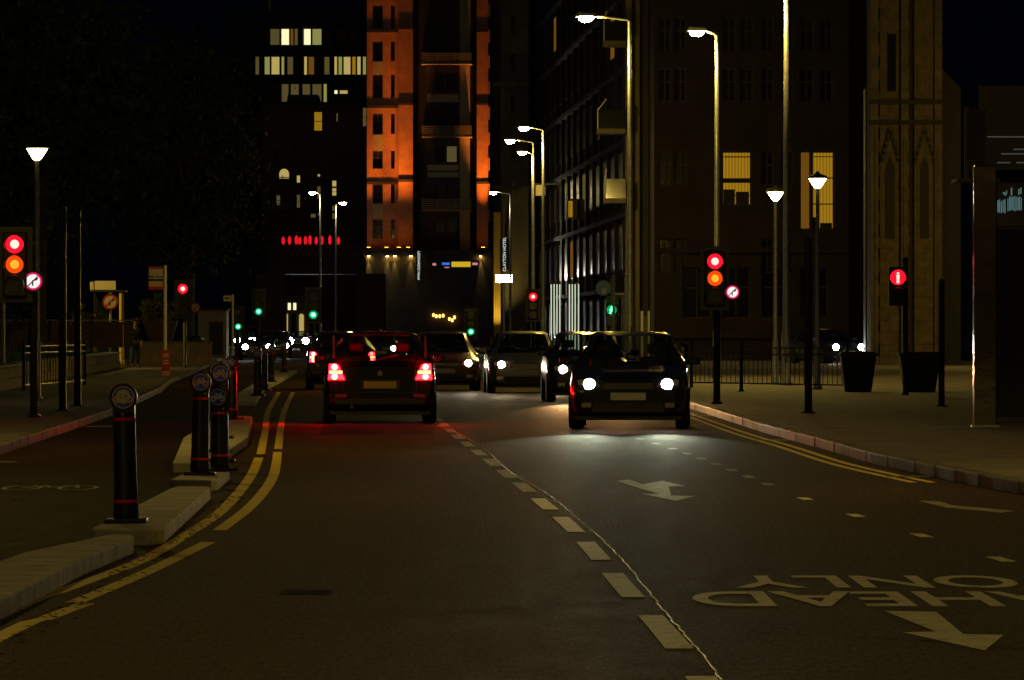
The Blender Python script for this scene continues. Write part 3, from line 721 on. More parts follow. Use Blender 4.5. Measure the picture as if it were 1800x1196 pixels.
# grass behind the wall
m = MB(); rng = random.Random(3)
for i in range(5200):
    t_ = rng.random(); Y = 128+t_*100; xw = at_y([(-11.3,137),(-12.6,170),(-13.6,205),(-14.5,231)], Y)
    x = xw-.45-rng.random()**1.5*5; z = .45+min(1.,(xw-x)*.12); hgt = rng.uniform(.10,.26); a = rng.uniform(0,6.28); w_ = .03; lx, ly = rng.uniform(-.08,.08), rng.uniform(-.08,.08)
    m.add([(x-w_*math.cos(a),Y-w_*math.sin(a),z),(x+w_*math.cos(a),Y+w_*math.sin(a),z),(x+lx,Y+ly,z+hgt)], [(0,1,2)])
g = m.build("grass", M['grass']); tag(g,"rough dark grass on the bank behind the low wall","grass"); g["kind"] = "stuff"
m = MB(); m.add([(-11.7,125,.5),(-14.9,231,.5),(-24,231,1.4),(-22,125,1.4)], [(0,1,2,3)])
struct(m.build("bank", M['ground']))

def railing(label, a, b, h, n, finial=True, cat="railing", base=.118, grp="black guard railings"):
    t = thing("railing", label, cat, (a[0],a[1],base), math.atan2(b[1]-a[1], b[0]-a[0]), grp)
    L_ = math.dist(a, b)
    for x in (0, L_): MB().lathe([(.04,0),(.04,h+.05),(.055,h+.07),(.02,h+.13)], 10, (x,0,0)).build("end_post", M['blackm'], t)
    for z in (.12, h-.15, h): MB().tube([(0,0,z),(L_,0,z)], .02, 6).build("rail", M['blackm'], t)
    u = MB(); u.tube([(0,0,.12),(0,0,h+.03)], .011, 5)
    if finial: u.lathe([(.012,h+.02),(.026,h+.05),(.004,h+.09)], 6)
    me = u.mesh("baluster", M['blackm'])
    for i in range(1, n):
        o = bpy.data.objects.new("baluster", me); COL.objects.link(o); o.parent = t; o.location = (L_*i/n,0,0)
railing("black guard railing with finials beside the thick left-hand posts", (-11.0,141), (-10.65,156), 1.0, 22)
railing("black railing behind the second bollard group", (-12.0,272), (-13.2,300), 1.1, 26)
# dark fence on top of the bank
f = thing("panel_fence","dark panel fence with thin pale top rail behind the left posts","fence",(0,215,.9))
x0, x1 = X(-60,215), X(235,215)
n = 16
for i in range(n):
    a = x0+(x1-x0)*i/n; b = x0+(x1-x0)*(i+1)/n
    MB().box(a+.01,b-.01,-.02,.02,.0,Z(566,215)-.9).build("fence_board", M['brick_dark'], f)
    if i % 4 == 0: MB().box(a-.05,a+.05,-.06,-.021,-.9,Z(563,215)-.9).build("fence_post", M['blackm'], f)
MB().box(x0,x1,-.04,.04,Z(564.5,215)-.9,Z(562.3,215)-.9).build("top_rail", M['greypaint'], f)

# foliage
def leaf_mass(m, c, rx, ry, rz, n, size, rng, hollow=.35, clumps=None):
    cl = clumps or max(4, n//45)
    cen = []
    for i in range(cl):
        while True:
            v = Vector((rng.uniform(-1,1),rng.uniform(-1,1),rng.uniform(-1,1)))
            if hollow < v.length < 1: break
        cen.append((v, rng.uniform(.12,.30)))
    for i in range(n):
        v, sp = cen[rng.randrange(cl)]
        p = v + Vector((rng.gauss(0,sp*.6),rng.gauss(0,sp*.6),rng.gauss(0,sp*.5)))
        p = Vector((c[0]+p.x*rx, c[1]+p.y*ry, c[2]+p.z*rz))
        a, b = Vector((rng.gauss(0,1),rng.gauss(0,1),rng.gauss(0,1))).normalized(), Vector((rng.gauss(0,1),rng.gauss(0,1),rng.gauss(0,1)))
        b = (b - a*b.dot(a)).normalized(); s = size*rng.uniform(.6,1.3)
        m.add([p-a*s, p+b*s*.45, p+a*s, p-b*s*.45], [(0,1,2,3)])
def tree(label, x, y, h, trunk, rx, ry, rz, n, size, mt, seed, base=.1):
    rng = random.Random(seed); t = thing("tree", label, "tree", (x,y,base), 0, "dark street trees")
    m = MB(); cz = h-rz
    top = (rng.uniform(-.4,.4), rng.uniform(-.4,.4), cz)
    m.tube([(0,0,-.05),(0.03,0,.5),(.1,.05,cz*.5),top], [trunk*1.5,trunk,trunk*.8,trunk*.5], 10)
    for i in range(7):
        a = rng.uniform(0,6.28); z0 = cz*rng.uniform(.55,.95); p = (top[0]*z0/cz, top[1]*z0/cz, z0)
        q = (math.cos(a)*rx*.65, math.sin(a)*ry*.65, cz+rng.uniform(-.3,.6)*rz)
        mid = ((p[0]+q[0])/2, (p[1]+q[1])/2, (p[2]+q[2])/2+.3)
        m.tube([p, mid, q], [trunk*.45,trunk*.3,trunk*.08], 7)
    m.build("trunk", M['bark'], t, smooth=True)
    m = MB(); leaf_mass(m, (0,0,cz), rx, ry, rz, n, size, rng); m.build("crown", mt, t)
tree("large dark street tree behind the left-hand signal, trunk in shadow", -15.6, 205, 13.2, .32, 4.2, 4.2, 4.6, 9000, .17, M['leaf'], 11)
tree("dark leafy tree overhanging the red signal beyond the bus stop", -13.6, 262, 13.6, .28, 3.4, 3.8, 4.9, 9000, .17, M['leaf2'], 12)
tree("tall dark tree at the far left beyond the panel fence", -20.5, 245, 14.5, .32, 4., 4., 5.5, 6000, .19, M['leaf'], 13)
def shrub(label, x, y, z, r, n, mt, seed, grp="yellow-green shrubs"):
    rng = random.Random(seed); t = thing("shrub", label, "shrub", (x,y,z), 0, grp)
    m = MB()
    for i in range(6):
        a = rng.uniform(0,6.28); m.tube([(0,0,0),(math.cos(a)*r*.3,math.sin(a)*r*.3,r*.6),(math.cos(a)*r*.6,math.sin(a)*r*.6,r*1.2)], [.03,.02,.008], 5)
    m.build("stems", M['bark'], t)
    m = MB(); leaf_mass(m, (0,0,r*1.0), r*1.1, r, r*.95, n, .09, rng, .1); m.build("foliage", mt, t)
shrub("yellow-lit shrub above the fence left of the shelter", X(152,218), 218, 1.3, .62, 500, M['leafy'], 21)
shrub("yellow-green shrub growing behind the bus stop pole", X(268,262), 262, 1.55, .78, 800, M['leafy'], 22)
shrub("small olive shrub at the left edge beside the thin post", X(20,200), 200, 1.3, .7, 500, M['leaf2'], 23)
shrub("dull shrub between bus stop pole and red signal", X(305,268), 268, 1.35, .7, 500, M['leaf2'], 24)

# bus shelter
Y = 233.; t = thing("bus_shelter","small open shelter with flat roof board and one yellow-lit post","shelter",(X(190,Y),Y,.118))
zr = Z(514,Y)-.118
MB().box(X(160,Y)-X(190,Y),X(222,Y)-X(190,Y),-.5,1.0,zr,zr+.07).build("roof", M['bustrim'], t, bevel=.02)
MB().box(X(168,Y)-X(190,Y),X(205,Y)-X(190,Y),-.52,-.46,zr+.09,zr+.42).build("fascia_board", M['cream'], t)
MB().box(X(160,Y)-X(190,Y),X(166,Y)-X(190,Y),-.52,-.40,zr+.09,zr+.38).build("end_cap", M['cream'], t)
for px in (213,168):
    for yy in (-.4,.9): MB().lathe([(.09,0),(.09,.25),(.05,.27),(.05,zr)], 10, (X(px,Y)-X(190,Y),yy,0)).build("post", M['yellowsign'] if px == 213 else M['blackm'], t, smooth=True)  # yellow lamplight on one side's posts is put into their colour
MB().box(X(169,Y)-X(190,Y),X(212,Y)-X(190,Y),.93,.95,.3,zr-.1).build("back_glass", M['glass'], t)

# stone retaining wall, planter, bin, kiosk
Y = 250.; t = thing("retaining_wall","pale stone retaining wall behind the bus stop pole","wall",(X(320,Y),Y,.118))
x0, x1 = X(228,Y)-X(320,Y), X(372,Y)-X(320,Y)
MB().box(x0,x1,0,.4,0,.86).build("wall_body", M['stone'], t)
MB().box(x0-.04,x1+.04,-.05,.45,.86,.93).build("coping", M['kerb'], t)
Y = 251.; t = thing("planter","tapered dark maroon planter standing on the pale retaining wall","planter",(X(282,Y),Y+.0,1.05))
mp = mat("maroon_planter",(.045,.012,.012),.6,var=.2)
a, b, a2, b2, hh = X(262,Y)-X(282,Y), X(302,Y)-X(282,Y), X(250,Y)-X(282,Y), X(311,Y)-X(282,Y), .78
MB().add([(a,-.0,0),(b,-.0,0),(b,.35,0),(a,.35,0),(a2,-.1,hh),(b2,-.1,hh),(b2,.45,hh),(a2,.45,hh)], [(0,3,2,1),(4,5,6,7),(0,1,5,4),(1,2,6,5),(2,3,7,6),(3,0,4,7)]).build("trough", mp, t, bevel=.03)
MB().box(a2-.02,b2+.02,-.13,.48,hh,hh+.05).build("rim", mp, t)
Y = 255.; t = thing("litter_bin","dark round litter bin right of the red signal's pole","bin",(X(352,Y),Y-3.5,.118))
MB().lathe([(.30,0),(.30,.9),(.28,.95)], 16).build("body", M['blackm'], t, smooth=True)
MB().lathe([(.33,.95),(.33,1.0),(.24,1.12),(.05,1.16)], 16).build("lid", M['black'], t, smooth=True)
MB().box(-.16,.16,-.31,-.25,.72,.88).build("slot", M['bustrim'], t)
Y = 330.; t = thing("kiosk","low pale flat-roofed kiosk behind the far railing","building",(X(372,Y),Y,.118))
MB().box(X(348,Y)-X(372,Y),X(398,Y)-X(372,Y),0,3,0,Z(546,Y)-.118).build("wall", mat("pale_render",(.34,.29,.2),.8,var=.2,scale=1), t)
MB().box(X(346,Y)-X(372,Y),X(401,Y)-X(372,Y),-.2,3.2,Z(546,Y)-.11,Z(543,Y)-.11).build("roof", M['bustrim'], t)
MB().box(X(368,Y)-X(372,Y),X(392,Y)-X(372,Y),-.03,-.003,.1,Z(566,Y)-.118).build("door", M['recess'], t)

# ------------------------------------------------------------------ right pavement: railings, planters
railing("long black guard railing on the right pavement beside the oncoming cars", (4.3,150), (7.6,142), .95, 34, False)
railing("black guard railing stretching towards the dark planters", (3.7,133), (4.05,149), .95, 20, False)
def planter(x, y, w, label, seed):
    t = thing("planter", label, "planter", (x,y,.118), 0, "black tapered planters")
    a, b, h = w*.36, w*.5, .86
    MB().add([(-a,-a,0),(a,-a,0),(a,a,0),(-a,a,0),(-b,-b,h),(b,-b,h),(b,b,h),(-b,b,h)], [(0,3,2,1),(4,5,6,7),(0,1,5,4),(1,2,6,5),(2,3,7,6),(3,0,4,7)]).build("tub", M['blackm'], t, bevel=.02)
    MB().box(-b-.02,b+.02,-b-.02,b+.02,h-.06,h+.005).build("rim", M['black'], t)
    MB().box(-b*.93,b*.93,-b*.93,b*.93,h+.006,h+.03).build('soil', M['bark'], t)
planter(X(1508,139),139,.80,"left one of the two black tapered planters",31)
planter(X(1616,139),139,.92,"right one of the two black tapered planters",32)

# ------------------------------------------------------------------ vehicles
def loft_body(st, mats):
    """st: stations front->rear of (y, w_low, w_mid, w_belt, w_roof, z_low, z_mid, z_belt, z_roof)"""
    m = MB(); vs = []
    for (y,wl,wm,wb,wr,zl,zm,zb,zr) in st:
        half = [(wl*.8,zl),(wl,zl+.04),(wm,zm),(wm*.995,(zm+zb)/2+.02),(wb,zb),(wr,zr-.05),(wr*.86,zr-.012),(wr*.4,zr)]
        prof = [(x,z) for x,z in half] + [(-x,z) for x,z in half[::-1]]
        vs += [(x,y,z) for x,z in prof]
    n = 16; fs = []
    for i in range(len(st)-1):
        for k in range(n): fs.append((i*n+k, i*n+(k+1)%n, (i+1)*n+(k+1)%n, (i+1)*n+k))
    fs += [tuple(range(n)), tuple(range(len(st)*n-1,(len(st)-1)*n-1,-1))]
    m.add(vs, fs); return m
def wheel(parent, x, y, r, w, side):
    o = MB().lathe([(r*.6,-w/2),(r*.93,-w/2),(r,-w*.3),(r,w*.3),(r*.93,w/2),(r*.6,w/2)], 20, axis='x').build("wheel", M['rubber'], parent, smooth=False, loc=(x,y,r))
    m = MB(); m.lathe([(r*.6,side*w*.36),(r*.58,side*w*.48),(r*.15,side*w*.42)], 16, axis='x')
    m.build("rim", M['rim'], o)
def car(label, x, y, rz, paint, lights='front', tail='tail_far', head='head_white', ind=False, dim_left=False, beam=0., beamcol=(1,.93,.8), scale=1., hr=.085, grp="cars in the street"):
    """front of the car at local -y"""
    t = thing("car", label, "car", (x,y,0), rz, grp); t.scale = (scale,)*3
    st = [(-2.06,.62,.70,.66,.60,.30,.42,.58,.64),(-2.02,.72,.80,.76,.68,.24,.42,.64,.71),(-1.85,.80,.86,.82,.74,.20,.45,.72,.79),(-1.4,.82,.885,.85,.76,.19,.48,.80,.88),
          (-1.02,.82,.89,.86,.75,.19,.50,.86,.955),(-.62,.82,.89,.865,.66,.19,.50,.90,1.20),(-.28,.82,.89,.865,.585,.19,.50,.92,1.405),(.25,.82,.89,.865,.60,.19,.50,.93,1.465),(.9,.82,.89,.865,.595,.19,.50,.94,1.455),
          (1.4,.82,.885,.86,.57,.20,.50,.95,1.39),(1.72,.82,.88,.85,.60,.22,.50,.95,1.18),(1.95,.80,.865,.83,.70,.25,.50,.92,1.0),(2.05,.72,.80,.77,.66,.32,.50,.82,.90)]
    full = loft_body(st, None); n16 = 16
    GL = {}
    for i in (4,5):
        for k in (6,7,8): GL[(i,k)] = 'windscreen'
    for i in (9,10):
        for k in (6,7,8): GL[(i,k)] = 'rear_window'
    for i in (5,6,7,8,9): GL[(i,4)] = 'side_window'; GL[(i,10)] = 'side_window_b'
    bm_ = MB(); bm_.v = list(full.v); parts = {}
    for q, f in enumerate(full.f):
        key = (q//n16, q % n16) if q < n16*(len(st)-1) else None
        if key in GL: parts.setdefault(GL[key], []).append(f)
        else: bm_.f.append(f); bm_.mi.append(0)
    b = bm_.build("body", paint, t, smooth=True)
    e = b.modifiers.new("edges", 'EDGE_SPLIT'); e.split_angle = R(38)
    for nm, fs in parts.items():
        ids = sorted({i for f in fs for i in f}); ix = {j: i for i, j in enumerate(ids)}
        g = MB(); g.add([full.v[j] for j in ids], [tuple(ix[j] for j in f) for f in fs])
        g.build(nm.replace("_b",""), M['carglass'], t, smooth=True)
    for s in (-1,1):
        MB().box(s*.74-.012,s*.74+.012,.30,.38,.95,1.40).build("door_pillar", M['black'], t)
        for yy in (-.05,):
            se = MB().box(s*.38-.24,s*.38+.24,yy,yy+.14,.35,1.08).build("seat", M['bustrim'], t, bevel=.05)
            MB().box(s*.38-.12,s*.38+.12,yy+.03,yy+.13,1.12,1.28).build("headrest", M['bustrim'], se, bevel=.04)
    be = MB().box(-.64,.64,.95,1.08,.35,1.0).build("rear_seat", M['bustrim'], t, bevel=.04)
    MB().box(-.68,.68,-1.0,-.62,.6,.90).build("dashboard", M['bustrim'], t, bevel=.03)
    for s in (-1,1):
        mo = MB().box(s*.88 if s>0 else s*1.06, s*1.06 if s>0 else s*.88, -.80,-.70,.96,1.08).build("mirror", paint, t, bevel=.02)
        for yy in (-1.28,1.28): wheel(t, s*.80, yy, .31, .2, s)
        # lamp clusters
        hl = MB().xzprism([(s*.42,.60),(s*.74,.63),(s*.76,.74),(s*.60,.75),(s*.44,.69)], -2.045, -1.90).build("headlamp", M['chrome'], t)
        lm = M['lens_off'] if lights != 'front' else (M['head_dim'] if (dim_left and s > 0) else M[head])
        MB().lathe([(hr,-2.05),(hr*.82,-2.066),(hr*.25,-2.07)], 14, (s*.58,0,.675), axis='y').build("headlamp_glass", lm, hl)
        MB().box(s*.70-.05,s*.70+.05,-2.062,-2.03,.60,.66).build("indicator", M['indicator'] if (ind and s > 0) else M['lens_off'], t)
        tl = MB().xzprism([(s*.56,.70),(s*.82,.70),(s*.80,.95),(s*.66,.93)], 1.94, 2.062).build("tail_lamp", M[tail] if lights == 'rear' else M['redsign'], t)
        if lights == 'rear' and tail != 'tail_far':
            for zz in (.745,.90): MB().lathe([(.05,2.0625),(.04,2.068),(.01,2.07)], 12, (s*.72,0,zz), axis='y').build('lamp_core', M['tail_core'], tl)
            MB().box(s*.70-.10,s*.70+.10,2.0625,2.066,.80,.835).build('amber_strip', M['tail_amber'], tl)
        MB().box(s*.62-.07,s*.62+.07,-2.07,-2.0,.33,.40).build("fog_lamp", M['chrome'], t)
    g = MB().xzprism([(-.40,.60),(.40,.60),(.36,.70),(-.36,.70)], -2.068,-2.03).build("grille", M['black'], t)
    for k in range(3): MB().box(-.36,.36,-2.073,-2.0685,.615+.028*k,.623+.028*k).build("grille_bar", M['chrome'], g)
    MB().xzprism([(-.55,.26),(.55,.26),(.50,.40),(-.50,.40)], -2.068,-2.03).build("lower_grille", M['black'], t)
    MB().box(-.26,.26,-2.085,-2.062,.44,.55).build("number_plate", M['plate_white'], t)
    MB().box(-.26,.26,2.062,2.08,.56,.67).build("number_plate", M['plate_yellow'], t)
    MB().box(-.80,.80,-1.9,1.9,.14,.2).build("underbody", M['black'], t)
    MB().xzprism([(-.70,.30),(.70,.30),(.74,.40),(-.74,.40)], 2.03, 2.085).build("bumper_insert", M['bustrim'], t, bevel=.01)
    MB().xzprism([(-.30,.545),(.30,.545),(.33,.70),(-.33,.70)], 2.055, 2.061).build("plate_recess", M['black'], t)
    m_ = MB(); m_.bar((-.58,.50),(.58,.50),.012,2.0525); m_.bar((-.58,.50),(-.56,.86),.012,2.0525); m_.bar((.58,.50),(.56,.86),.012,2.0525); m_.build("tailgate_gap", M['black'], t)
    MB().lathe([(.045,2.053),(.04,2.06)], 14, (0,0,.80), axis='y').build("badge", M['chrome'], t)
    for s in (-1,1):
        MB().box(s*.62-.09,s*.62+.09,2.075,2.09,.42,.47).build("reflector", M['redsign'], t)
        MB().tube([(s*.80,-.74,.98),(s*.92,-.75,1.0)], .025, 6).build("mirror_stem", M['black'], t)
    MB().tube([(.45,1.9,.28),(.45,2.1,.27)], .035, 10).build("exhaust_pipe", M['chrome'], t)
    MB().tube([(.05,1.92,1.015),(-.28,1.80,1.10)], .012, 5).build("rear_wiper", M['black'], t)
    MB().xzprism([(-.5,1.40),(.5,1.40),(.46,1.43),(-.46,1.43)], 1.34, 1.50).build("roof_spoiler", paint, t, bevel=.01)
    MB().add([(-.02,.95,1.455),(.02,.95,1.455),(.015,1.12,1.46),(-.015,1.12,1.46),(0,1.10,1.53),(0,1.04,1.50)], [(0,1,5),(1,2,4,5),(2,3,4),(3,0,5,4)]).build("aerial_fin", paint, t)
    if beam and lights == 'front':
        for s in (-1,1):
            l = bpy.data.lights.new("headlamp_beam", 'SPOT'); l.energy = beam; l.spot_size = R(15); l.spot_blend = 1.; l.color = beamcol; l.shadow_soft_size = .06
            lo = bpy.data.objects.new("headlamp_beam", l); COL.objects.link(lo); lo.parent = t; lo.location = (s*.58,-2.12,.675); lo.rotation_euler = (R(90-2.2),0,R(180))
    return t
car("dark oncoming car with both white headlights on, nearest, beside the right kerb", 1.80, 95.2, R(-2), M['paint_black'], beam=1100, beamcol=(.92,1,.70), head='head_white')
car("dark waiting car with one warm dazzling headlight and an orange indicator", 1.56, 131.1, R(2), M['paint_dark'], head='head_warm', dim_left=True, ind=True, beam=3500, beamcol=(1,.52,.2))
car("silver waiting car half hidden behind the dazzling headlight", .26, 149, R(2), M['paint_silver'], head='head_warm', beam=400, beamcol=(1,.75,.45))
car("maroon waiting car left of the silver one, its bonnet catching light", -1.72, 155, R(2), M['paint_red'], head='head_white', beam=500, beamcol=(1,.85,.6))
far = [(452,310,"far oncoming car, headlights just above the far island bollards"),(484,335,"far oncoming car right of the one above the island bollards"),
       (430,520,"most distant car at the left end of the row of headlights"),(462,505,"second distant car in the row of headlights"),(494,525,"third distant car in the row of headlights"),(524,498,"fourth distant car in the row of headlights"),(549,515,"distant car at the right end of the row of headlights"),
       (1452,258,"car with white headlights beyond the right pavement, left of the planters")]
for px, Y, lab in far:
    c_ = car(lab, X(px,Y), Y, R(2) if px < 1000 else R(24), M['paint_dark'], head='head_far', hr=.14 if Y < 400 else .26)  # distant lamp glasses oversized so their shape carries the glare
    if px > 1000: c_.location.z = .118
Y = 420.; car("far car driving away with small red tail lamps in the street's middle", X(581,Y), Y, R(182), M['paint_dark'], lights='rear')

car("nearest dark car driving away in the left lane, red tail lamps glowing", X(662,99), 101.1, R(181.5), M['paint_black'], lights='rear', tail='tail')
car("dark car ahead, its left tail lamp showing beside the nearer tail-lit car", X(597,155), 157, R(182), M['paint_dark'], lights='rear', tail='tail_mid')
Y = 285.; car("far oncoming car with starry headlights left of the maroon car", X(668,Y), Y, R(2), M['paint_dark'], head='head_far', hr=.12)
Y = 515.; car("tiny most distant oncoming car in the middle of the street", X(612,Y), Y, R(2), M['paint_dark'], head='head_far', hr=.17)

# ------------------------------------------------------------------ the pedestrian
def skinned(name, joints, edges, m, parent, root=0, sub=2):
    me = bpy.data.meshes.new(name); me.from_pydata([j[0] for j in joints], edges, []); me.materials.append(m)
    o = bpy.data.objects.new(name, me); COL.objects.link(o)
    if parent: o.parent = parent
    sk = o.modifiers.new("skin", 'SKIN'); sk.use_smooth_shade = True
    for i, j in enumerate(joints):
        v = me.skin_vertices[0].data[i]; r = j[1]; v.radius = r if isinstance(r, tuple) else (r, r)
    me.skin_vertices[0].data[root].use_root = True
    s = o.modifiers.new("sub", 'SUBSURF'); s.levels = sub; s.render_levels = sub
    return o
def person(x, y, label, rz):
    t = thing("person", label, "person", (x,y,.118), rz)
    skin = mat("skin",(.32,.19,.13),.6); jk = mat("dark_jacket",(.02,.02,.024),.85,var=.2,scale=9); jn = mat("blue_jeans",(.03,.045,.085),.85,var=.2,scale=9); sh = mat("shoe",(.015,.015,.015),.6); hr = mat("dark_hair",(.015,.01,.008),.7)
    J = [((0,0,.98),(.15,.10)),((0,0,1.18),(.14,.10)),((0,0,1.38),(.17,.11)),((0,-.01,1.49),(.06,.06)),((0,-.02,1.58),(.07,.08)),((0,-.03,1.66),(.08,.10)),((0,-.02,1.74),(.06,.07)),
         ((-.09,0,.9),(.09,.09)),((-.10,-.02,.50),(.062,.062)),((-.11,.02,.10),(.042,.045)),((-.11,-.02,.045),(.04,.035)),((-.12,-.15,.03),(.035,.025)),
         ((.09,0,.9),(.09,.09)),((.10,-.05,.50),(.062,.062)),((.10,-.02,.10),(.042,.045)),((.10,-.06,.045),(.04,.035)),((.11,-.19,.03),(.035,.025)),
         ((-.19,0,1.40),(.06,.06)),((-.25,.02,1.14),(.048,.048)),((-.22,-.12,.93),(.036,.036)),((-.21,-.15,.86),(.035,.022)),
         ((.19,0,1.40),(.06,.06)),((.25,.02,1.14),(.048,.048)),((.22,-.10,.93),(.036,.036)),((.21,-.13,.86),(.035,.022))]
    E = [(0,1),(1,2),(2,3),(3,4),(4,5),(5,6),(0,7),(7,8),(8,9),(9,10),(10,11),(0,12),(12,13),(13,14),(14,15),(15,16),(2,17),(17,18),(18,19),(19,20),(2,21),(21,22),(22,23),(23,24)]
    for s, h in ((-1,20),(1,24)):                      # five fingers each
        base = J[h][0]
        for k in range(5):
            dx = (-.024+.012*k); ln = (.05,.075,.082,.076,.06)[k]
            if k == 0: p1 = (base[0]-s*.035, base[1]-.03, base[2]-.02); p2 = (base[0]-s*.045, base[1]-.045, base[2]-.05)
            else: p1 = (base[0]+s*.0, base[1]+dx, base[2]-.045); p2 = (base[0]-s*.008, base[1]+dx*1.15, base[2]-.045-ln*.7)
            i = len(J); J += [(p1,(.009,.009)),(p2,(.007,.007))]; E += [(h,i),(i,i+1)]
    skinned("body", J, E, skin, t)
    skinned("jacket", [((0,0,.90),(.175,.125)),((0,0,1.15),(.165,.125)),((0,0,1.38),(.19,.13)),((0,-.0,1.50),(.085,.085)),((-.20,0,1.40),(.08,.08)),((-.25,.02,1.14),(.066,.066)),((-.222,-.11,.95),(.055,.055)),((.20,0,1.40),(.08,.08)),((.25,.02,1.14),(.066,.066)),((.222,-.09,.95),(.055,.055))],
            [(0,1),(1,2),(2,3),(2,4),(4,5),(5,6),(2,7),(7,8),(8,9)], jk, t)
    skinned("trousers", [((0,0,.99),(.16,.115)),((-.09,0,.88),(.105,.105)),((-.10,-.02,.50),(.082,.082)),((-.11,.02,.10),(.068,.068)),((.09,0,.88),(.105,.105)),((.10,-.05,.50),(.082,.082)),((.10,-.02,.10),(.068,.068))],
            [(0,1),(1,2),(2,3),(0,4),(4,5),(5,6)], jn, t)
    for a, b, c in (((-.11,.02,.05),(-.115,-.07,.045),(-.12,-.17,.035)),((.10,-.01,.05),(.105,-.10,.045),(.11,-.21,.035))): skinned("shoe", [(a,(.05,.05)),(b,(.048,.045)),(c,(.042,.03))], [(0,1),(1,2)], sh, t, sub=1)
    skinned("hair", [((0,.02,1.62),(.075,.06)),((0,.01,1.71),(.088,.095)),((0,-.01,1.765),(.06,.075))], [(0,1),(1,2)], hr, t, root=1)
    f = MB(); f.lathe([(.012,-.125),(.016,-.11),(.02,-.10)], 8, (0,0,1.635), axis='y'); f.build("nose", skin, t)
    for s in (-1,1): MB().lathe([(.008,-.112),(.012,-.10)], 8, (s*.03,0,1.67), axis='y').build("eye", M['black'], t)
    MB().box(-.025,.025,-.113,-.09,1.592,1.6).build("mouth", mat("lips",(.25,.10,.09),.6), t)
    return t
person(X(237,231), 231, "person in dark jacket and blue jeans standing by the shelter post", R(25))

# ------------------------------------------------------------------ buildings
def facade(parent, y, x0, x1, z0, z1, wins, wall, depth=.25, name="wall", back=10., frame=.07):
    """wall with real openings (x0,x1,z0,z1,material); each window is a frame part with its pane and bars"""
    xs = sorted({x0,x1,*[v for w in wins for v in w[:2]]}); zs = sorted({z0,z1,*[v for w in wins for v in w[2:4]]})
    m = MB()
    for a, b in zip(xs, xs[1:]):
        for c, d in zip(zs, zs[1:]):
            mx, mz = (a+b)/2, (c+d)/2
            if any(w[0] < mx < w[1] and w[2] < mz < w[3] for w in wins): continue
            m.add([(a,y,c),(b,y,c),(b,y,d),(a,y,d)], [(0,1,2,3)])
    for w in wins:
        a, b, c, d = w[:4]
        m.add([(a,y,c),(b,y,c),(b,y,d),(a,y,d),(a,y+depth,c),(b,y+depth,c),(b,y+depth,d),(a,y+depth,d)], [(0,4,5,1),(1,5,6,2),(2,6,7,3),(3,7,4,0)])
    m.add([(x0,y,z0),(x1,y,z0),(x1,y,z1),(x0,y,z1),(x0,y+back,z0),(x1,y+back,z0),(x1,y+back,z1),(x0,y+back,z1)], [(0,3,7,4),(1,5,6,2),(2,6,7,3),(4,7,6,5)])
    m.build(name, wall, parent)
    for w in wins:
        a, b, c, d = w[:4]; pm = M[w[4]]; fr = min(frame, (b-a)*.12); opt = w[5] if len(w) > 5 else 'sash'
        f = MB(); yy = y+depth*.7
        f.box(a,b,yy,yy+.05,c,c+fr); f.box(a,b,yy,yy+.05,d-fr,d); f.box(a,a+fr,yy,yy+.05,c+fr,d-fr); f.box(b-fr,b,yy,yy+.05,c+fr,d-fr)
        if opt == 'sash': f.box(a+fr,b-fr,yy+.005,yy+.045,(c+d)/2-fr*.4,(c+d)/2+fr*.4)
        if opt == 'cross': f.box(a+fr,b-fr,yy+.005,yy+.045,c+(d-c)*.6-fr*.4,c+(d-c)*.6+fr*.4); f.box((a+b)/2-fr*.4,(a+b)/2+fr*.4,yy+.007,yy+.043,c+fr,d-fr)
        o = f.build("window", M['frame'], parent)
        MB().add([(a+fr,yy+.03,c+fr),(b-fr,yy+.03,c+fr),(b-fr,yy+.03,d-fr),(a+fr,yy+.03,d-fr)], [(0,1,2,3)]).build("pane", pm, o)
def bld(name, label, y, grp=None): return thing(name, label, "building", (0,y,0), 0, grp)

# --- orange floodlit tower
YT = 530.; s_ = FPX/YT
def TX(px): return X(px,YT)
def TZ(py): return Z(py,YT)
t = bld("apartment_tower","tall tower washed in orange floodlight with stacked bay windows", YT)
zt = TZ(-60)
wins = []
floors = [(-55,-15),(10,50),(73,108),(131,173),(200,236),(265,297),(324,358),(386,420)]
for (a, b) in floors: wins += [(TX(655),TX(673),TZ(b),TZ(a),'glass','cross'),(TX(687),TX(694),TZ(b),TZ(a),'glass','sash')]
facade(t, 0, TX(645), TX(700), 8.35, zt, wins, M['brick_orange'], back=12)
MB().box(TX(700)+.02,TX(726),-.45,12,8.35,zt).build("wall_pier", M['brick_orange'], t)
for (py, p0, p1, yy) in ((188,645,699.6,-.09),(322,645,699.6,-.09),(55,645,699.6,-.09),(183,700.4,726,-.54),(318,700.4,726,-.54),(50,700.4,726,-.54)):
    MB().box(TX(p0),TX(p1)+.02,yy,yy+.085,TZ(py)-.12,TZ(py)+.12).build("dark_band", M['recess'], t)
for (a, b, mt) in ((108.5,130.5,'bay'),(237,264,'bay'),(358.5,385.5,'bay')): MB().box(TX(655),TX(673),-.03,-.004,TZ(b),TZ(a)).build("spandrel", M[mt], t)
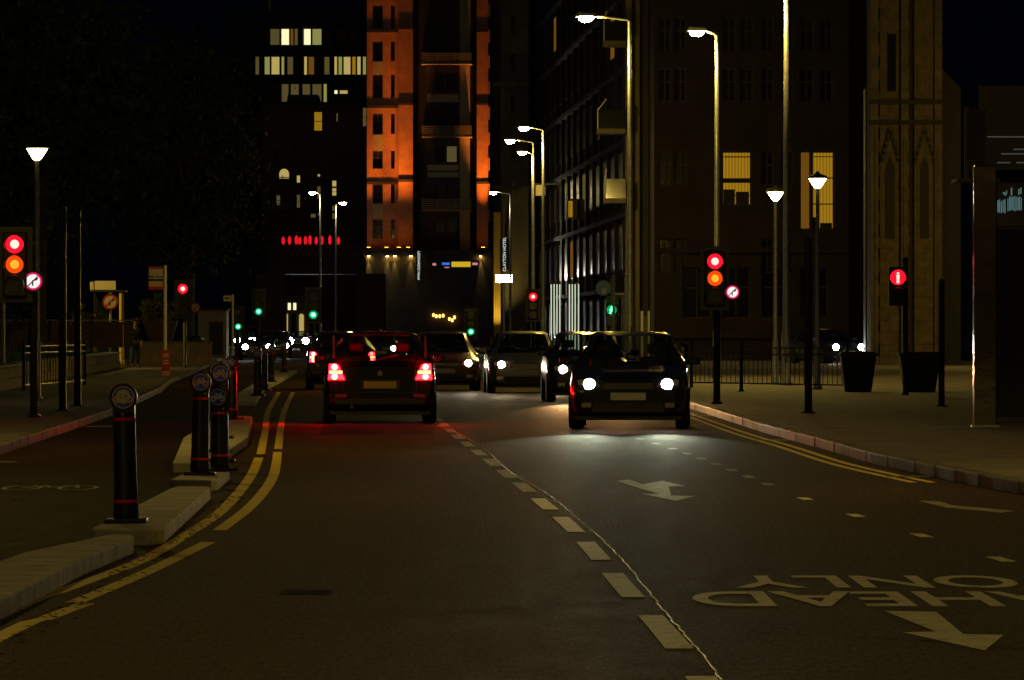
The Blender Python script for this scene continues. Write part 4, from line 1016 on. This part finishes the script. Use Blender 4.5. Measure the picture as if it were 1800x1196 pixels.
# recess and bay
MB().box(TX(726)+.01,TX(838),1.2,12,8.35,zt).build("recessed_wall", M['recess'], t)
wins = []
for (a, b) in ((0,40),(128,160),(190,212),(256,286),(322,350),(384,410)): wins += [(TX(765),TX(783),TZ(b),TZ(a),'glass','plain'),(TX(784),TX(804),TZ(b),TZ(a),'glass' if a != 256 else 'win_dim','plain')]
facade(t, .4, TX(750), TX(807), 8.35, zt, wins, M['darkwall'], back=.75, name="bay_wall")
MB().box(TX(808),TX(826),.25,1.15,8.35,zt).build("bay_pilaster", M['bay'], t)
for (a, b) in ((165,180),(290,300),(303,312)): MB().box(TX(751),TX(806),.36,.39,TZ(b),TZ(a)).build("bay_panel", M['bay'], t)
for py in (92,220,349):
    bl = MB().box(TX(741),TX(830),-.5,1.18,TZ(py+22),TZ(py+20.5)).build("balcony_slab", M['bay'], t)
    for k in range(6): MB().box(TX(742),TX(829),-.48,-.45,TZ(py+19.5-k*3.2),TZ(py+18.3-k*3.2)).build("balcony_rail", M['bay'], bl)
    for px in (742.5,770,800,828): MB().box(TX(px)-.03,TX(px)+.03,-.44,-.40,TZ(py+20.4),TZ(py)).build("balcony_post", M['bay'], bl)
MB().box(TX(838)+.01,TX(858),-.3,12,8.35,zt).build("wall_pier", M['brick_orange'], t)
for py in (55,183,322): MB().box(TX(838),TX(858)+.02,-.38,-.302,TZ(py)-.1,TZ(py)+.1).build("dark_band", M['recess'], t)
for i in range(9): MB().box(TX(858)+.012,TX(861),-.2,1,TZ(30+i*45),TZ(8+i*45)).build("quoin", M['brick_orange'], t)
MB().box(TX(640),TX(866),-3.,12.5,.118,8.3).build("podium", M['darkwall'], t)
# floodlights on the podium, and gold lamps on its face
def flood(px, yo, power):
    f = thing("floodlight", FL.pop(0), "floodlight", (TX(px),YT+yo,8.3), 0, "orange floodlights at the tower's foot")
    MB().box(-.18,.18,-.12,.12,0,.22).build("housing", M['blackm'], f, bevel=.02)
    MB().box(-.15,.15,-.09,.09,.222,.23).build("lens", M['orange_flood'], f)
    l = bpy.data.lights.new("orange_beam", 'SPOT'); l.energy = power; l.color = (1,.30,.035); l.spot_size = R(30); l.spot_blend = 1.; l.shadow_soft_size = .15
    lo = bpy.data.objects.new("orange_beam", l); COL.objects.link(lo); lo.parent = f; lo.location = (0,0,.26); lo.rotation_euler = (R(180-6),0,0)
FL = ["orange floodlight at the foot of the tower's left corner","orange floodlight below the tower's second window column","orange floodlight below the left half of the tower's projecting pier","orange floodlight below the right half of the tower's projecting pier","orange floodlight below the tower's narrow right pier"]
flood(649,-1.5,9000); flood(680,-1.4,6500); flood(702,-1.9,9000); flood(718,-1.9,9000); flood(849,-1.7,20000)
def wall_lamp(px, py, Y, label, par=None):
    f = thing("wall_lamp", label, "wall lamp", (X(px,Y),Y,Z(py,Y)), 0, "gold wall lamps on the tower's podium")
    MB().box(-.05,.05,-.14,0,-.04,.16).build("bracket", M['blackm'], f)
    MB().lathe([(.10,-.16),(.08,.02)], 12, (0,-.14,0)).build("shade", M['blackm'], f)
    MB().lathe([(.085,-.18),(.09,-.165)], 12, (0,-.14,0)).build("lamp_glass", M['gold'], f)
    l = bpy.data.lights.new("wall_wash", 'SPOT'); l.energy = 240; l.color = (1,.7,.2); l.spot_size = R(30); l.spot_blend = .7; l.shadow_soft_size = .03
    lo = bpy.data.objects.new("wall_wash", l); COL.objects.link(lo); lo.parent = f; lo.location = (0,-.16,-.2); lo.rotation_euler = (R(5),0,0)
for i, px in enumerate((648,681,694,722,845)): wall_lamp(px, 447, YT-3.0, "gold wall lamp on the podium, %s from its left end" % ("first","second","third","fourth","last")[i])
# hotel sign beside the podium
ws = thing("shop_sign","glowing yellow sign plate with small blue and pink ones on the podium","sign",(X(800,YT-3),YT-3.0,Z(465,YT-3)))
wy, wb, wp = emis("yellow_sign_glow",(.75,.5,.02),.8), emis("blue_sign_glow",(.05,.2,.9),.8), emis("pink_sign_glow",(.8,.3,.35),.7)
MB().box(-2.,2.,-.12,-.003,-.35,.32).build("backing", M['bustrim'], ws)
for a_, b_, c_, d_, mm in ((-.3,1.3,-.22,.22,wy),(-1.1,-.45,-.05,.15,wb),(1.45,1.9,-.06,.14,wp),(-1.9,-1.6,-.1,.1,wp),(-.9,-.5,-.30,-.22,wp)): MB().box(a_,b_,-.16,-.121,c_,d_).build("sign_plate", mm, ws)
for i, (px, py) in enumerate(((762,551),(767,553),(773,553),(779,552),(790,558),(795,560),(799,555))):
    pd = thing("pub_lamp","small amber lamp above the podium's entrance, %s from the left" % ("first","second","third","fourth","fifth","sixth","seventh")[i],"lamp",(X(px,YT-3.2),YT-3.0,Z(py,YT-3)),0,"amber lamps at the podium entrance")
    MB().tube([(0,0,.1),(0,-.2,.12),(0,-.2,0)], .02, 5).build("arm", M['blackm'], pd); MB().lathe([(.03,0),(.10,-.08),(.09,-.25),(.03,-.3)], 10, (0,-.2,0)).build("lamp_glass", M['pub_lamp'], pd)
sg = thing("hotel_sign","tall white vertical hotel sign on the dark podium","sign",(X(736,525),525,Z(467,525)))
MB().box(-.25,.25,-.02,.4,-1.25,1.25).build("sign_board", M['bustrim'], sg)
lettering("lettering","LEONARDO Hotel",.30,M['signwhite'],sg,Matrix.Translation((0,-.03,0)) @ FACE @ Matrix.Rotation(R(-90),4,'Z'))
MB().box(-.05,.05,.4,2.0,-.1,.1).build("bracket", M['bustrim'], sg)

# --- rail bridge across the street
YB = 450.
t = thing("rail_bridge","dark girder bridge across the street with lattice parapet","bridge",(0,YB,0))
xa, xb = X(470,YB), X(640,YB)
MB().box(xa,xb,0,6,Z(482,YB),Z(452,YB)).build("girder", M['recess'], t)
MB().box(xa,xb,-.25,-.003,Z(456,YB),Z(452,YB)).build("flange", M['recess'], t)
for z_ in (Z(452,YB), Z(433,YB)): MB().box(xa,xb,-.08,.08,z_+.0,z_+.12).build("parapet_rail", M['brick_dark'], t)
n = 16; un = Z(433,YB)-Z(452,YB)
for i in range(n):
    x0 = xa+(xb-xa)*i/n; x1 = xa+(xb-xa)*(i+1)/n
    for a, b, yy in ((x0,x1,-.03),(x1,x0,.03)): MB().tube([(a,yy,Z(452,YB)+.12),(b,yy,Z(433,YB))], .045, 5).build("lattice_bar", M['greystone'], t)
for px in (474,650): MB().box(X(px,YB)-1,X(px,YB)+1,-.5,6.5,-.03,Z(481.5,YB)-.003).build("abutment", M['brick_dark'], t)
for i, px in enumerate((498,509,521,527,537,545,556,566,580,595)):
    l = thing("red_lamp","small red lamp on the bridge parapet, number %s from the left" % ("one","two","three","four","five","six","seven","eight","nine","ten")[i],"lamp",(X(px,YB),YB-.1,Z(430,YB)),0,"red lamps along the bridge")
    MB().tube([(0,.1,-.1),(0,0,.0)], .03, 6).build("stem", M['blackm'], l)
    MB().lathe([(.05,0),(.11,.12),(.12,.35+.05*(i%3)),(.06,.5+.05*(i%3)),(.02,.56+.05*(i%3))], 12).build("lamp_glass", M['redneon'], l, smooth=True)

# --- far office block with lit storeys
YO = 650.
def OX(px): return X(px,YO)
def OZ(py): return Z(py,YO)
t = bld("office_block","dark office block with three lit upper storeys behind the trees", YO)
wins = []
def W_(x0,x1,y0,y1,m,opt='plain'): wins.append((OX(x0),OX(x1),OZ(y1),OZ(y0),m,opt))
for (x0,x1,m_) in ((452,470,'glass'),(474,492,'win_dim'),(493.5,509,'win_white'),(510,516,'win_orange'),(517,524,'win_dim'),(533,547,'win_white'),(548,566,'win_green'),(568,586,'glass'),(590,610,'glass'),(614,634,'glass')): W_(x0,x1,50,80,m_)
for (x0,x1,m_) in ((448,456,'win_dim'),(464,475,'win_green'),(476,492,'win_cream'),(494,500,'win_green'),(504,516,'win_dim'),(518,532,'glass'),(534,540,'win_cream'),(541,553,'win_orange'),(554,568,'glass'),(569,580,'win_dim'),(586,593,'win_cream'),(594,602,'win_green'),(603,617,'win_cream'),(618,626,'win_yellow'),(627,635,'win_cream'),(637,644,'win_green')): W_(x0,x1,99,132,m_)
for (x0,x1,m_) in ((452,470,'glass'),(474,492,'glass'),(494,508,'win_dim'),(510,526,'win_dim'),(530,546,'win_dim'),(548,566,'win_dim'),(568,575,'win_green')): W_(x0,x1,147,180,m_)
for (x0,x1,m_) in ((586,594,'win_white'),(596,612,'win_cream')): W_(x0,x1,158,166,m_)
facade(t, 0, OX(400), OX(660), -.03, OZ(22), wins, M['recess'], depth=.5, back=15)
for py in (43,92,140,186): MB().box(OX(400)-.1,OX(660)+.1,-.5,-.004,OZ(py)-.25,OZ(py)+.1).build("floor_edge", M['darkwall'], t)
for px in (460,530,586,636): MB().box(OX(px)-.12,OX(px)+.12,-.45,-.01,OZ(184),OZ(45)).build("mullion", M['recess'], t)
MB().box(OX(470),OX(474),3,5,OZ(22),OZ(-30)).build("mast", M['steel'], t)

# --- dark brick block below it
YK = 570.
def KX(px): return X(px,YK)
def KZ(py): return Z(py,YK)
t = bld("brick_block","dark brick block with one amber window above a tiny arched one", YK)
wins = []
def W2(x0,x1,y0,y1,m,opt='sash'): wins.append((KX(x0),KX(x1),KZ(y1),KZ(y0),m,opt))
W2(551,567,196,231,'win_yellow'); W2(591,594,199,214,'win_dim','plain'); W2(637,644.5,189,223,'win_dim')
for (x0,x1,y0,y1,m_) in ((521,528,308,322,'win_cream'),(558,563,306,311,'win_cream'),(583,592,317,329,'win_cream'),(583,592,330,345,'win_cream'),(485,493,343,362,'win_dim'),(521,528,342,366,'win_dim'),(557,564,327,350,'win_dim'),(583,592,361,372,'win_dim'),(583,592,374,386,'win_dim'),(545,556,375,384,'win_dim'),(558,564,374,380,'win_dim')): W2(x0,x1,y0,y1,m_,'plain' if y1-y0 < 15 else 'sash')
facade(t, 0, KX(462), KX(646), -.03, KZ(186), wins, M['brick_dark'], depth=.3, back=12)
MB().xzprism([(KX(503),KZ(182)),(KX(562),KZ(182)),(KX(558),KZ(166)),(KX(505),KZ(166))], 1, 6).build("roof_house", M['recess'], t)
MB().box(KX(460),KX(648),-.3,-.003,KZ(190),KZ(184)).build("cornice", M['recess'], t)
pts = [(KX(491),KZ(314)),(KX(508),KZ(314))]+[(KX(499.5)+KX(508.5)*0+(KX(508)-KX(499.5))*math.cos(R(a)), KZ(306)+(KZ(297)-KZ(306))*math.sin(R(a))) for a in range(0,181,20)]
aw = MB().xzprism(pts, -.03, -.004).build("arched_window", M['win_cream'], t)
MB().box(KX(490),KX(509),-.06,-.032,KZ(313),KZ(311.5)).build("transom", M['frame'], aw)
bl = MB().box(KX(462),KX(512),-1.,-.01,KZ(369),KZ(366)).build("balcony_slab", M['greystone'], t)
for i in range(13): MB().box(KX(463+i*4)-.04,KX(463+i*4)+.04,-1.,-.93,KZ(365.9),KZ(357)).build("baluster", M['bay'], bl)

# --- lit arcade closing the street
YA = 546.
def AX(px): return X(px,YA)
def AZ(py): return Z(py,YA)
t = bld("arcade_building","small cream lit arcade building closing the far end of the street", YA)
wins = [(AX(486+9.5*i),AX(493+9.5*i),AZ(546),AZ(532),'win_white' ,'plain') for i in range(4)]
facade(t, 0, AX(455), AX(546), -.03, AZ(520), wins, M['bay'], back=8)
MB().box(AX(453),AX(548),-.4,-.004,AZ(524),AZ(520)).build("cornice", M['bay'], t)
for i, (a, b) in enumerate(((458,468),(472,482),(486,496),(500,508),(512,522),(526,534))):
    cx, w_ = (AX(a)+AX(b))/2, (AX(b)-AX(a))/2
    pl = [(cx-w_,-.02),(cx+w_,-.02)]+[(cx+w_*math.cos(R(q)), AZ(556)+w_*math.sin(R(q))) for q in range(0,181,20)]
    ar = MB().xzprism(pl, -.06, -.004).build("arch", M['recess'] if i % 2 == 0 else M['win_cream'], t)
    MB().box(cx-w_-.28,cx-w_-.03,-.25,-.005,-.02,AZ(553)).build("column", M['white'], t)
MB().box(AX(455),AX(470),-.3,-.004,AZ(548),AZ(524.5)).build("blank_wall", M['greystone'], t)

# --- grey masonry tower right of the orange one, with the vertical hotel sign
YG = 430.
def QX(px): return X(px,YG)
def QZ(py): return Z(py,YG)
t = bld("masonry_tower","tall plain grey masonry tower right of the orange floodlit one", YG)
wins = [(QX(898),QX(906),QZ(b),QZ(a),'glass','sash') for a, b in ((-40,-5),(30,60),(95,130),(170,200),(250,285),(320,350))]
facade(t, 0, QX(880), QX(929), -.03, QZ(-70), wins, M['greystone'], back=14)
MB().box(QX(868),QX(879.8),.3,12,-.03,QZ(-70)).build("side_strip", M['darkwall'], t)
for py in (148,330): MB().box(QX(866),QX(931),-.25,-.003,QZ(py)-.12,QZ(py)+.12).build("string_course", M['greystone'], t)
MB().box(QX(929)+.01,QX(942),1.5,12,-.03,QZ(-70)).build("set_back_wall", M['darkwall'], t)
pl = thing("lit_pilaster","narrow yellow-lit pillar beneath the distant street lamp","pillar",(QX(874),YG-1.0,0))
yl = mat("lamp_tinted_render",(.55,.36,.06),.8,var=.12,scale=1.2)  # yellow of the lamplight is put into the pillar's own colour
MB().box(QX(868)-QX(874),QX(880)-QX(874),0,.55,-.03,QZ(377)).build("shaft", yl, pl)
MB().box(QX(867)-QX(874),QX(881)-QX(874),-.05,.56,QZ(377),QZ(374)).build("capital", yl, pl)
l = bpy.data.lights.new("pillar_wash", 'SPOT'); l.energy = 700; l.color = (1,.72,.2); l.spot_size = R(70); l.spot_blend = .8; l.shadow_soft_size = .1
lo = bpy.data.objects.new("pillar_wash", l); COL.objects.link(lo); lo.parent = pl; lo.location = (0,-1.6,.6); lo.rotation_euler = (R(180-18),0,0)
MB().box(-.12,.12,-1.72,-1.48,.1,.55).build("ground_light", M['blackm'], pl)
sg = thing("hotel_sign","vertical banner sign with white upward-reading letters beside the lit pillar","sign",(QX(887),YG-1.6,QZ(448)))
MB().box(-.32,.32,0,.25,-1.05,1.05).build("sign_board", M['bustrim'], sg)
lettering("lettering","CLAYTON HOTEL",.29,M['signwhite'],sg,Matrix.Translation((.0,-.012,0)) @ FACE @ Matrix.Rotation(R(90),4,'Z'))
MB().box(-.05,.05,.25,1.62,-.08,.08).build("bracket", M['bustrim'], sg); MB().box(-.05,.05,.25,1.62,.6,.76).build("bracket", M['bustrim'], sg)

# twin floodlight on a post
Y = 395.; f = thing("floodlight_post","dazzling white twin floodlight on a short post under the hotel sign","floodlight",(X(886,Y),Y,.118))
zz = Z(490,Y)-.118
MB().lathe([(.08,0),(.07,zz+.1)], 10).build("post", M['steel'], f)
MB().box(-.42,.42,-.05,.05,zz-.04,zz+.04).build("crossbar", M['steel'], f)
for s in (-1,1):
    h = MB().box(s*.28-.26,s*.28+.26,-.22,-.06,zz-.26,zz+.26).build("lamp_housing", M['blackm'], f)
    MB().box(s*.28-.23,s*.28+.23,-.232,-.222,zz-.23,zz+.23).build("lamp_glass", M['flood'], h)

# --- street terrace on the right: its long facade runs away from us
def terrace(name, label, A, B, h, bays, storeys, wall, lit=()):
    """facade from A (near) to B (far), facing the street"""
    L_ = math.dist(A,B); ang = math.atan2(B[1]-A[1], B[0]-A[0])
    t = thing(name, label, "building", (A[0],A[1],0), ang)
    # local x runs along the facade; local -y is indoors, so mirror by building the facade on +y side
    fh = h/storeys; bw = L_/bays
    m = MB(); m.box(0,L_,-12,-.003,-.03,h); m.build("wall", wall, t)
    for i in range(bays):
        m = MB().box(bw*i+.05,bw*i+.35,0,.22,.118,h).build("pilaster", wall, t)
        for k in range(storeys):
            z0 = k*fh+.9 if k else .4
            w = MB().box(bw*i+.7,bw*(i+1)-.35,.0,.05,z0,k*fh+fh-.5).build("window", M['frame'], t)
            MB().box(bw*i+.78,bw*(i+1)-.43,.051,.056,z0+.08,k*fh+fh-.58).build("pane", M[lit[(i*7+k*3) % len(lit)]] if lit and (i*7+k*3) % 11 == 0 else M['glass_old'], w)
    for k in range(1,storeys+1): MB().box(-.1,L_+.1,.0,.32,k*fh-.22,k*fh).build("string_course", wall, t)
    return t, ang
tA, ang = terrace("street_terrace","long dark terrace along the right side of the street, edge-on", (6.3,296), (1.9,425), 22., 16, 6, M['darkwall'], ('win_orange','win_dim','glass'))
# its end wall towards us, with the corner strips and balconies
YE = 294.
def EX(px): return X(px,YE)
def EZ(py): return Z(py,YE)
t = bld("corner_block","dark corner block with stacked balconies above the waiting cars", YE)
MB().box(EX(1100),EX(1140),0,2,-.03,EZ(-60)).build("wall", M['darkwall'], t)
for a, b, yy in ((1100,1110,-.25),(1117,1124,-.25)): MB().box(EX(a),EX(b),yy,-.003,-.03,EZ(-60)).build("corner_pier", M['greystone'], t)
for (pa, pb, py, ph) in ((1049,1099,216,18),(1060,1099,62,18),(1062,1099,338,22)):
    sl = MB().box(EX(pa),EX(pb),-1.2,1.2,EZ(py+20),EZ(py+12)).build("balcony", M['greystone'], t)
    MB().box(EX(pa),EX(pa)+.06,-1.2,-1.14,EZ(py+12),EZ(py-24)).build("corner_post", M['steel'], sl)
    MB().box(EX(pa)+.061,EX(pb),-1.19,-1.15,EZ(py+11.9),EZ(py-22)).build("glass_panel", M['glass'], sl)
    MB().tube([(EX(pa)+.02,-1.17,EZ(py-20)),(EX(pb)-.9,-1.17,EZ(py-40))], .035, 6).build("handrail", M['white'], sl)
for a, b in ((1143,1147),(1155,1158)): MB().box(EX(a),EX(b),-.02,.0,EZ(360),EZ(270)).build("edge_strip", M['greystone'], t)
# glowing strips added in place of upright reflections on the shop front
for i, px in enumerate((969,974,979,984,1001,1006,1011,1017)):
    Y = 330.; tt = thing("reflection_strip","upright glowing strip for a white reflection on the shop front, %s of eight" % ("first","second","third","fourth","fifth","sixth","seventh","last")[i],"light",(X(px,Y),Y,.118),0,"glowing strips for the shop front reflections")
    MB().box(-.03,.03,-.05,0,0,Z(500,Y)-.118).build("tube", M['reflection_white'], tt); MB().box(-.05,.05,.001,.06,0,Z(496,Y)-.118).build("channel", M['blackm'], tt)
Y = 300.; sf = thing("shop_hoarding","pale panelled hoarding of a shop right of the pale post","hoarding",(X(1136,Y),Y-7,.118))
for i, px in enumerate((1121,1127,1133,1140)): MB().box(X(px,Y)-X(1136,Y),X(px+4.5,Y)-X(1136,Y),0,.05,0,Z(548,Y)-.118-.25*(i%2)).build("panel", M['white'] if i in (0,2) else M['greystone'], sf)
MB().box(X(1120,Y)-X(1136,Y),X(1147,Y)-X(1136,Y),.051,.12,0,Z(545,Y)-.118).build("backing", M['darkwall'], sf)
hs = thing("hanging_sign","small cream hanging sign and bracket beneath the paired street lamps","sign",(X(950,290),290,Z(334,290)))
MB().box(-.22,.22,-.05,.05,-.28,.22).build("sign_board", M['cream'], hs); MB().box(-.3,.9,-.02,.02,.24,.29).build("bracket", M['blackm'], hs); MB().box(.86,.9,-.02,.9,.1,.5).build("wall_plate", M['blackm'], hs)
al = thing("lit_bay","small amber-lit bay window high on the terrace","bay window",(X(1006,310),310,Z(368,310)))
MB().box(-.25,.25,-.4,.4,-.5,.5).build("bay", M['darkwall'], al); MB().box(-.2,.02,-.42,-.401,-.4,.4).build("pane", M['win_yellow'], al); MB().box(.2,.62,.3,.42,-.5,.5).build("wall_plate", M['darkwall'], al)

# --- dark block with two amber windows
YD = 284.
def DX(px): return X(px,YD)
def DZ(py): return Z(py,YD)
t = bld("dark_block","wide dark block with two tall amber lit windows behind the lanterns", YD)
wins = []
def W3(x0,x1,y0,y1,m,opt='plain'): wins.append((DX(x0),DX(x1),DZ(y1),DZ(y0),m,opt))
W3(1269,1321,266,316,'win_yellow'); W3(1269,1321,319,362,'win_yellow'); W3(1406,1425,266,404,'win_orange'); W3(1427,1467,266,404,'win_yellow')
for x in (1158,1185,1338,1372): 
    for y in (30,120,266,420): W3(x,x+22,y,y+60,'glass','cross')
for x in (1269,1300,1406,1440):
    for y in (30,120): W3(x,x+24,y,y+60,'glass','cross')
for x in (1200,1269,1338,1406): W3(x,x+50,470,560,'glass','cross')
facade(t, 0, DX(1150), DX(1492), -.03, DZ(-70), wins, M['darkwall'], depth=.35, back=14)
for (a, b, y0, y1) in ((1273,1318,275,277),(1273,1318,343,345),(1430,1464,275,276.5),(1428,1466,312,314),(1428,1466,358,360)): MB().box(DX(a),DX(b),.12,.2,DZ(y1),DZ(y0)).build("blind_bar", M['frame'], t)
for (a, b, y0, y1) in ((1272,1292,333,361),(1294,1317,337,361),(1442,1463,392,404),(1428,1436,382,404)): MB().box(DX(a),DX(b),.262,.271,DZ(y1),DZ(y0)).build("furniture_silhouette", M['recess'], t)
for py in (240,440,590): MB().box(DX(1150),DX(1492),-.3,-.003,DZ(py)-.12,DZ(py)+.12).build("string_course", M['darkwall'], t)

# --- gothic stone tower, coursed block by block
YC = 250.
def GX(px): return X(px,YC)
def GZ(py): return Z(py,YC)
t = bld("gothic_tower","gothic sandstone tower with gabled niches behind the red man", YC)
MB().box(GX(1532),GX(1653),.3,3.2,-.03,GZ(-60)).build("core", M['mortar'], t)
rng = random.Random(5)
def course_face(x0, x1, y, z0, z1, ch, bl, proud=.05):
    k = 0; z = z0
    while z < z1-.05:
        x = x0 - (bl*.5 if k % 2 else 0)
        while x < x1-.02:
            a, b = max(x,x0), min(x+bl,x1)
            if b-a > .12:
                mm = MB().box(a+.008,b-.008,y-proud-rng.uniform(0,.02),y+.1,z+.006,min(z+ch,z1)-.006); mm.build("stone", M['stone'], t)
            x += bl
        z += ch; k += 1
course_face(GX(1530),GX(1546),-.15,-.03,GZ(-60),.48,.62)
course_face(GX(1547),GX(1582),.16,-.03,GZ(-60),.48,.8)
course_face(GX(1583),GX(1598),-.15,-.03,GZ(-60),.48,.62)
course_face(GX(1607),GX(1641),.10,-.03,GZ(-60),.48,.8)
course_face(GX(1642),GX(1656),-.15,-.03,GZ(-60),.48,.62)
for py in (180,216): MB().box(GX(1526),GX(1660),-.34,.28,GZ(py)-.09,GZ(py)+.09).build("string_course", M['mortar'], t)
for cx, w_ in ((1565,15),(1625,17)):
    g = MB()
    g.tube([(GX(cx-w_),.0,GZ(285)),(GX(cx),.0,GZ(224))], .07, 6); g.tube([(GX(cx+w_),.0,GZ(285)),(GX(cx),.0,GZ(224))], .07, 6)
    g.build("gable_moulding", M['mortar'], t)
    for k in range(5):
        for s in (-1,1):
            f_ = (k+.5)/5; MB().lathe([(.03,-.05),(.07,0),(.02,.07)], 6, (GX(cx+s*w_*(1-f_)), -.05, GZ(285+(224-285)*f_)+.06)).build("crocket", M['stone'], t)
    pl = [(GX(cx-8),GZ(420)),(GX(cx+8),GZ(420)),(GX(cx+8),GZ(300))]+[(GX(cx+6),GZ(288)),(GX(cx),GZ(276)),(GX(cx-6),GZ(288))]+[(GX(cx-8),GZ(300))]
    MB().xzprism(pl, -.04+.06, .06+.06).build("niche", M['mortar'], t)
for z_ in range(0,1): MB().box(GX(1560),GX(1575),.05,.10,GZ(160),GZ(60)).build("slit_window", M['glass'], t)
for px in (1540,1590,1649): MB().box(GX(px)-.05,GX(px)+.05,-.32,-.27,.1,GZ(218)).build("shaft", M['stone'], t)
t2 = bld("church_nave","black flank of the church between stone tower and shop", YC+3.5)
MB().box(GX(1530),GX(1700),0,1.5,-.03,GZ(150)).build("wall", M['recess'], t2)
MB().xzprism([(GX(1530),GZ(150)+.003),(GX(1700),GZ(150)+.003),(GX(1615),GZ(60))], 0, 1.5).build("gable", M['recess'], t2)

# --- glass shop on the right with mirrored corner column
YS = 92.
def SX(px): return X(px,YS)
def SZ(py): return Z(py,YS)
t = bld("glass_shop","dark glazed shop with pale cyan lettering at the right edge", YS)
x0 = SX(1722); x1 = SX(2300)
MB().prism([(x0,.25),(x1,.25),(x1,14),(x0+1.6,14)],.118,SZ(150)).build("wall", M['recess'], t)
MB().box(x0,x1,-.9,.24,SZ(300),SZ(292)).build("canopy", M['bustrim'], t)
for i in range(4):
    a = x0+.06+i*1.1; f = MB(); f.box(a,a+.06,.16,.24,.125,SZ(400)); f.box(a+.06,a+1.04,.16,.24,.125,.2); f.box(a+.06,a+1.04,.16,.24,SZ(402),SZ(400))
    w = f.build("window", M['frame'], t); MB().box(a+.06,a+1.04,.19,.21,.2,SZ(402)).build("pane", M['glass_shop'], w)
sgb = MB().box(x0+.08,x1,.12,.24,SZ(398),SZ(318)).build("fascia", M['bustrim'], t)
rng = random.Random(9)
m = MB()
for (xa_,xb_,ya,yb) in ((1746,1768,350,376),(1772,1797,345,372),(1764,1771,333,345),(1778,1780,330,345),(1791,1797,330,344)):
    x = xa_
    while x < xb_:
        w_ = rng.uniform(1.2,2.6); h0, h1 = ya+rng.uniform(0,5), yb-rng.uniform(0,4)
        m.box(SX(x),SX(x+w_),.095,.118,SZ(h1),SZ(h0)); x += w_+rng.uniform(.7,1.6)
m.build("lettering", M['cyan'], sgb)["kind"] = "stuff"
for (a, b, py) in ((1738,1800,240),(1784,1800,262),(1762,1800,270),(1722,1727,285.5),(1755,1778,285.5),(1789,1800,285.5)):
    MB().box(SX(a),SX(b)+(.3 if b == 1800 else 0),.235,.249,SZ(py)-.008,SZ(py)+.008).build("light_strip", mat("dim_strip",(.2,.2,.2),.5) if False else M['led_dim'] if 'led_dim' in M else M.setdefault('led_dim', emis("dim_shelf_light",(.10,.12,.11),.5)), t)
c = thing("mirrored_column","polished mirror-like column at the shop corner reflecting the street","column",(SX(1695),88.,.118))
MB().box(-.16,.16,-.16,.16,.0,SZ(318)).build("shaft", M['mirrorsteel'], c, bevel=.02)
MB().box(-.19,.19,-.19,.19,0,.03).build("base", M['steel'], c)
lv = thing("louvre_screen","slanted dark louvre screen above the mirrored column","screen",(SX(1704),90.6,SZ(318)))
for i in range(15):
    z_ = SZ(300-i*7)-SZ(318)
    MB().add([(SX(1685)-SX(1704),-.3,z_-.05),(SX(1725)-SX(1704),.5,z_+.0),(SX(1725)-SX(1704),.5,z_+.03),(SX(1685)-SX(1704),-.3,z_-.02),(SX(1685)-SX(1704),-.2,z_-.02),(SX(1725)-SX(1704),.6,z_+.03),(SX(1725)-SX(1704),.6,z_+.06),(SX(1685)-SX(1704),-.2,z_+.01)],
             [(0,1,2,3),(4,7,6,5),(0,4,5,1),(3,2,6,7),(0,3,7,4),(1,5,6,2)]).build("slat", M['greystone'], lv)
for px, yy in ((1686,-.25),(1723,.5)): MB().box(SX(px)-SX(1704)-.03,SX(px)-SX(1704)+.03,yy+.12,yy+.2,-.0,SZ(195)-SZ(318)).build("upright", M['bustrim'], lv)
MB().box(-.3,.3,-.3,.9,-.05,-.002).build("tray", M['bustrim'], lv)
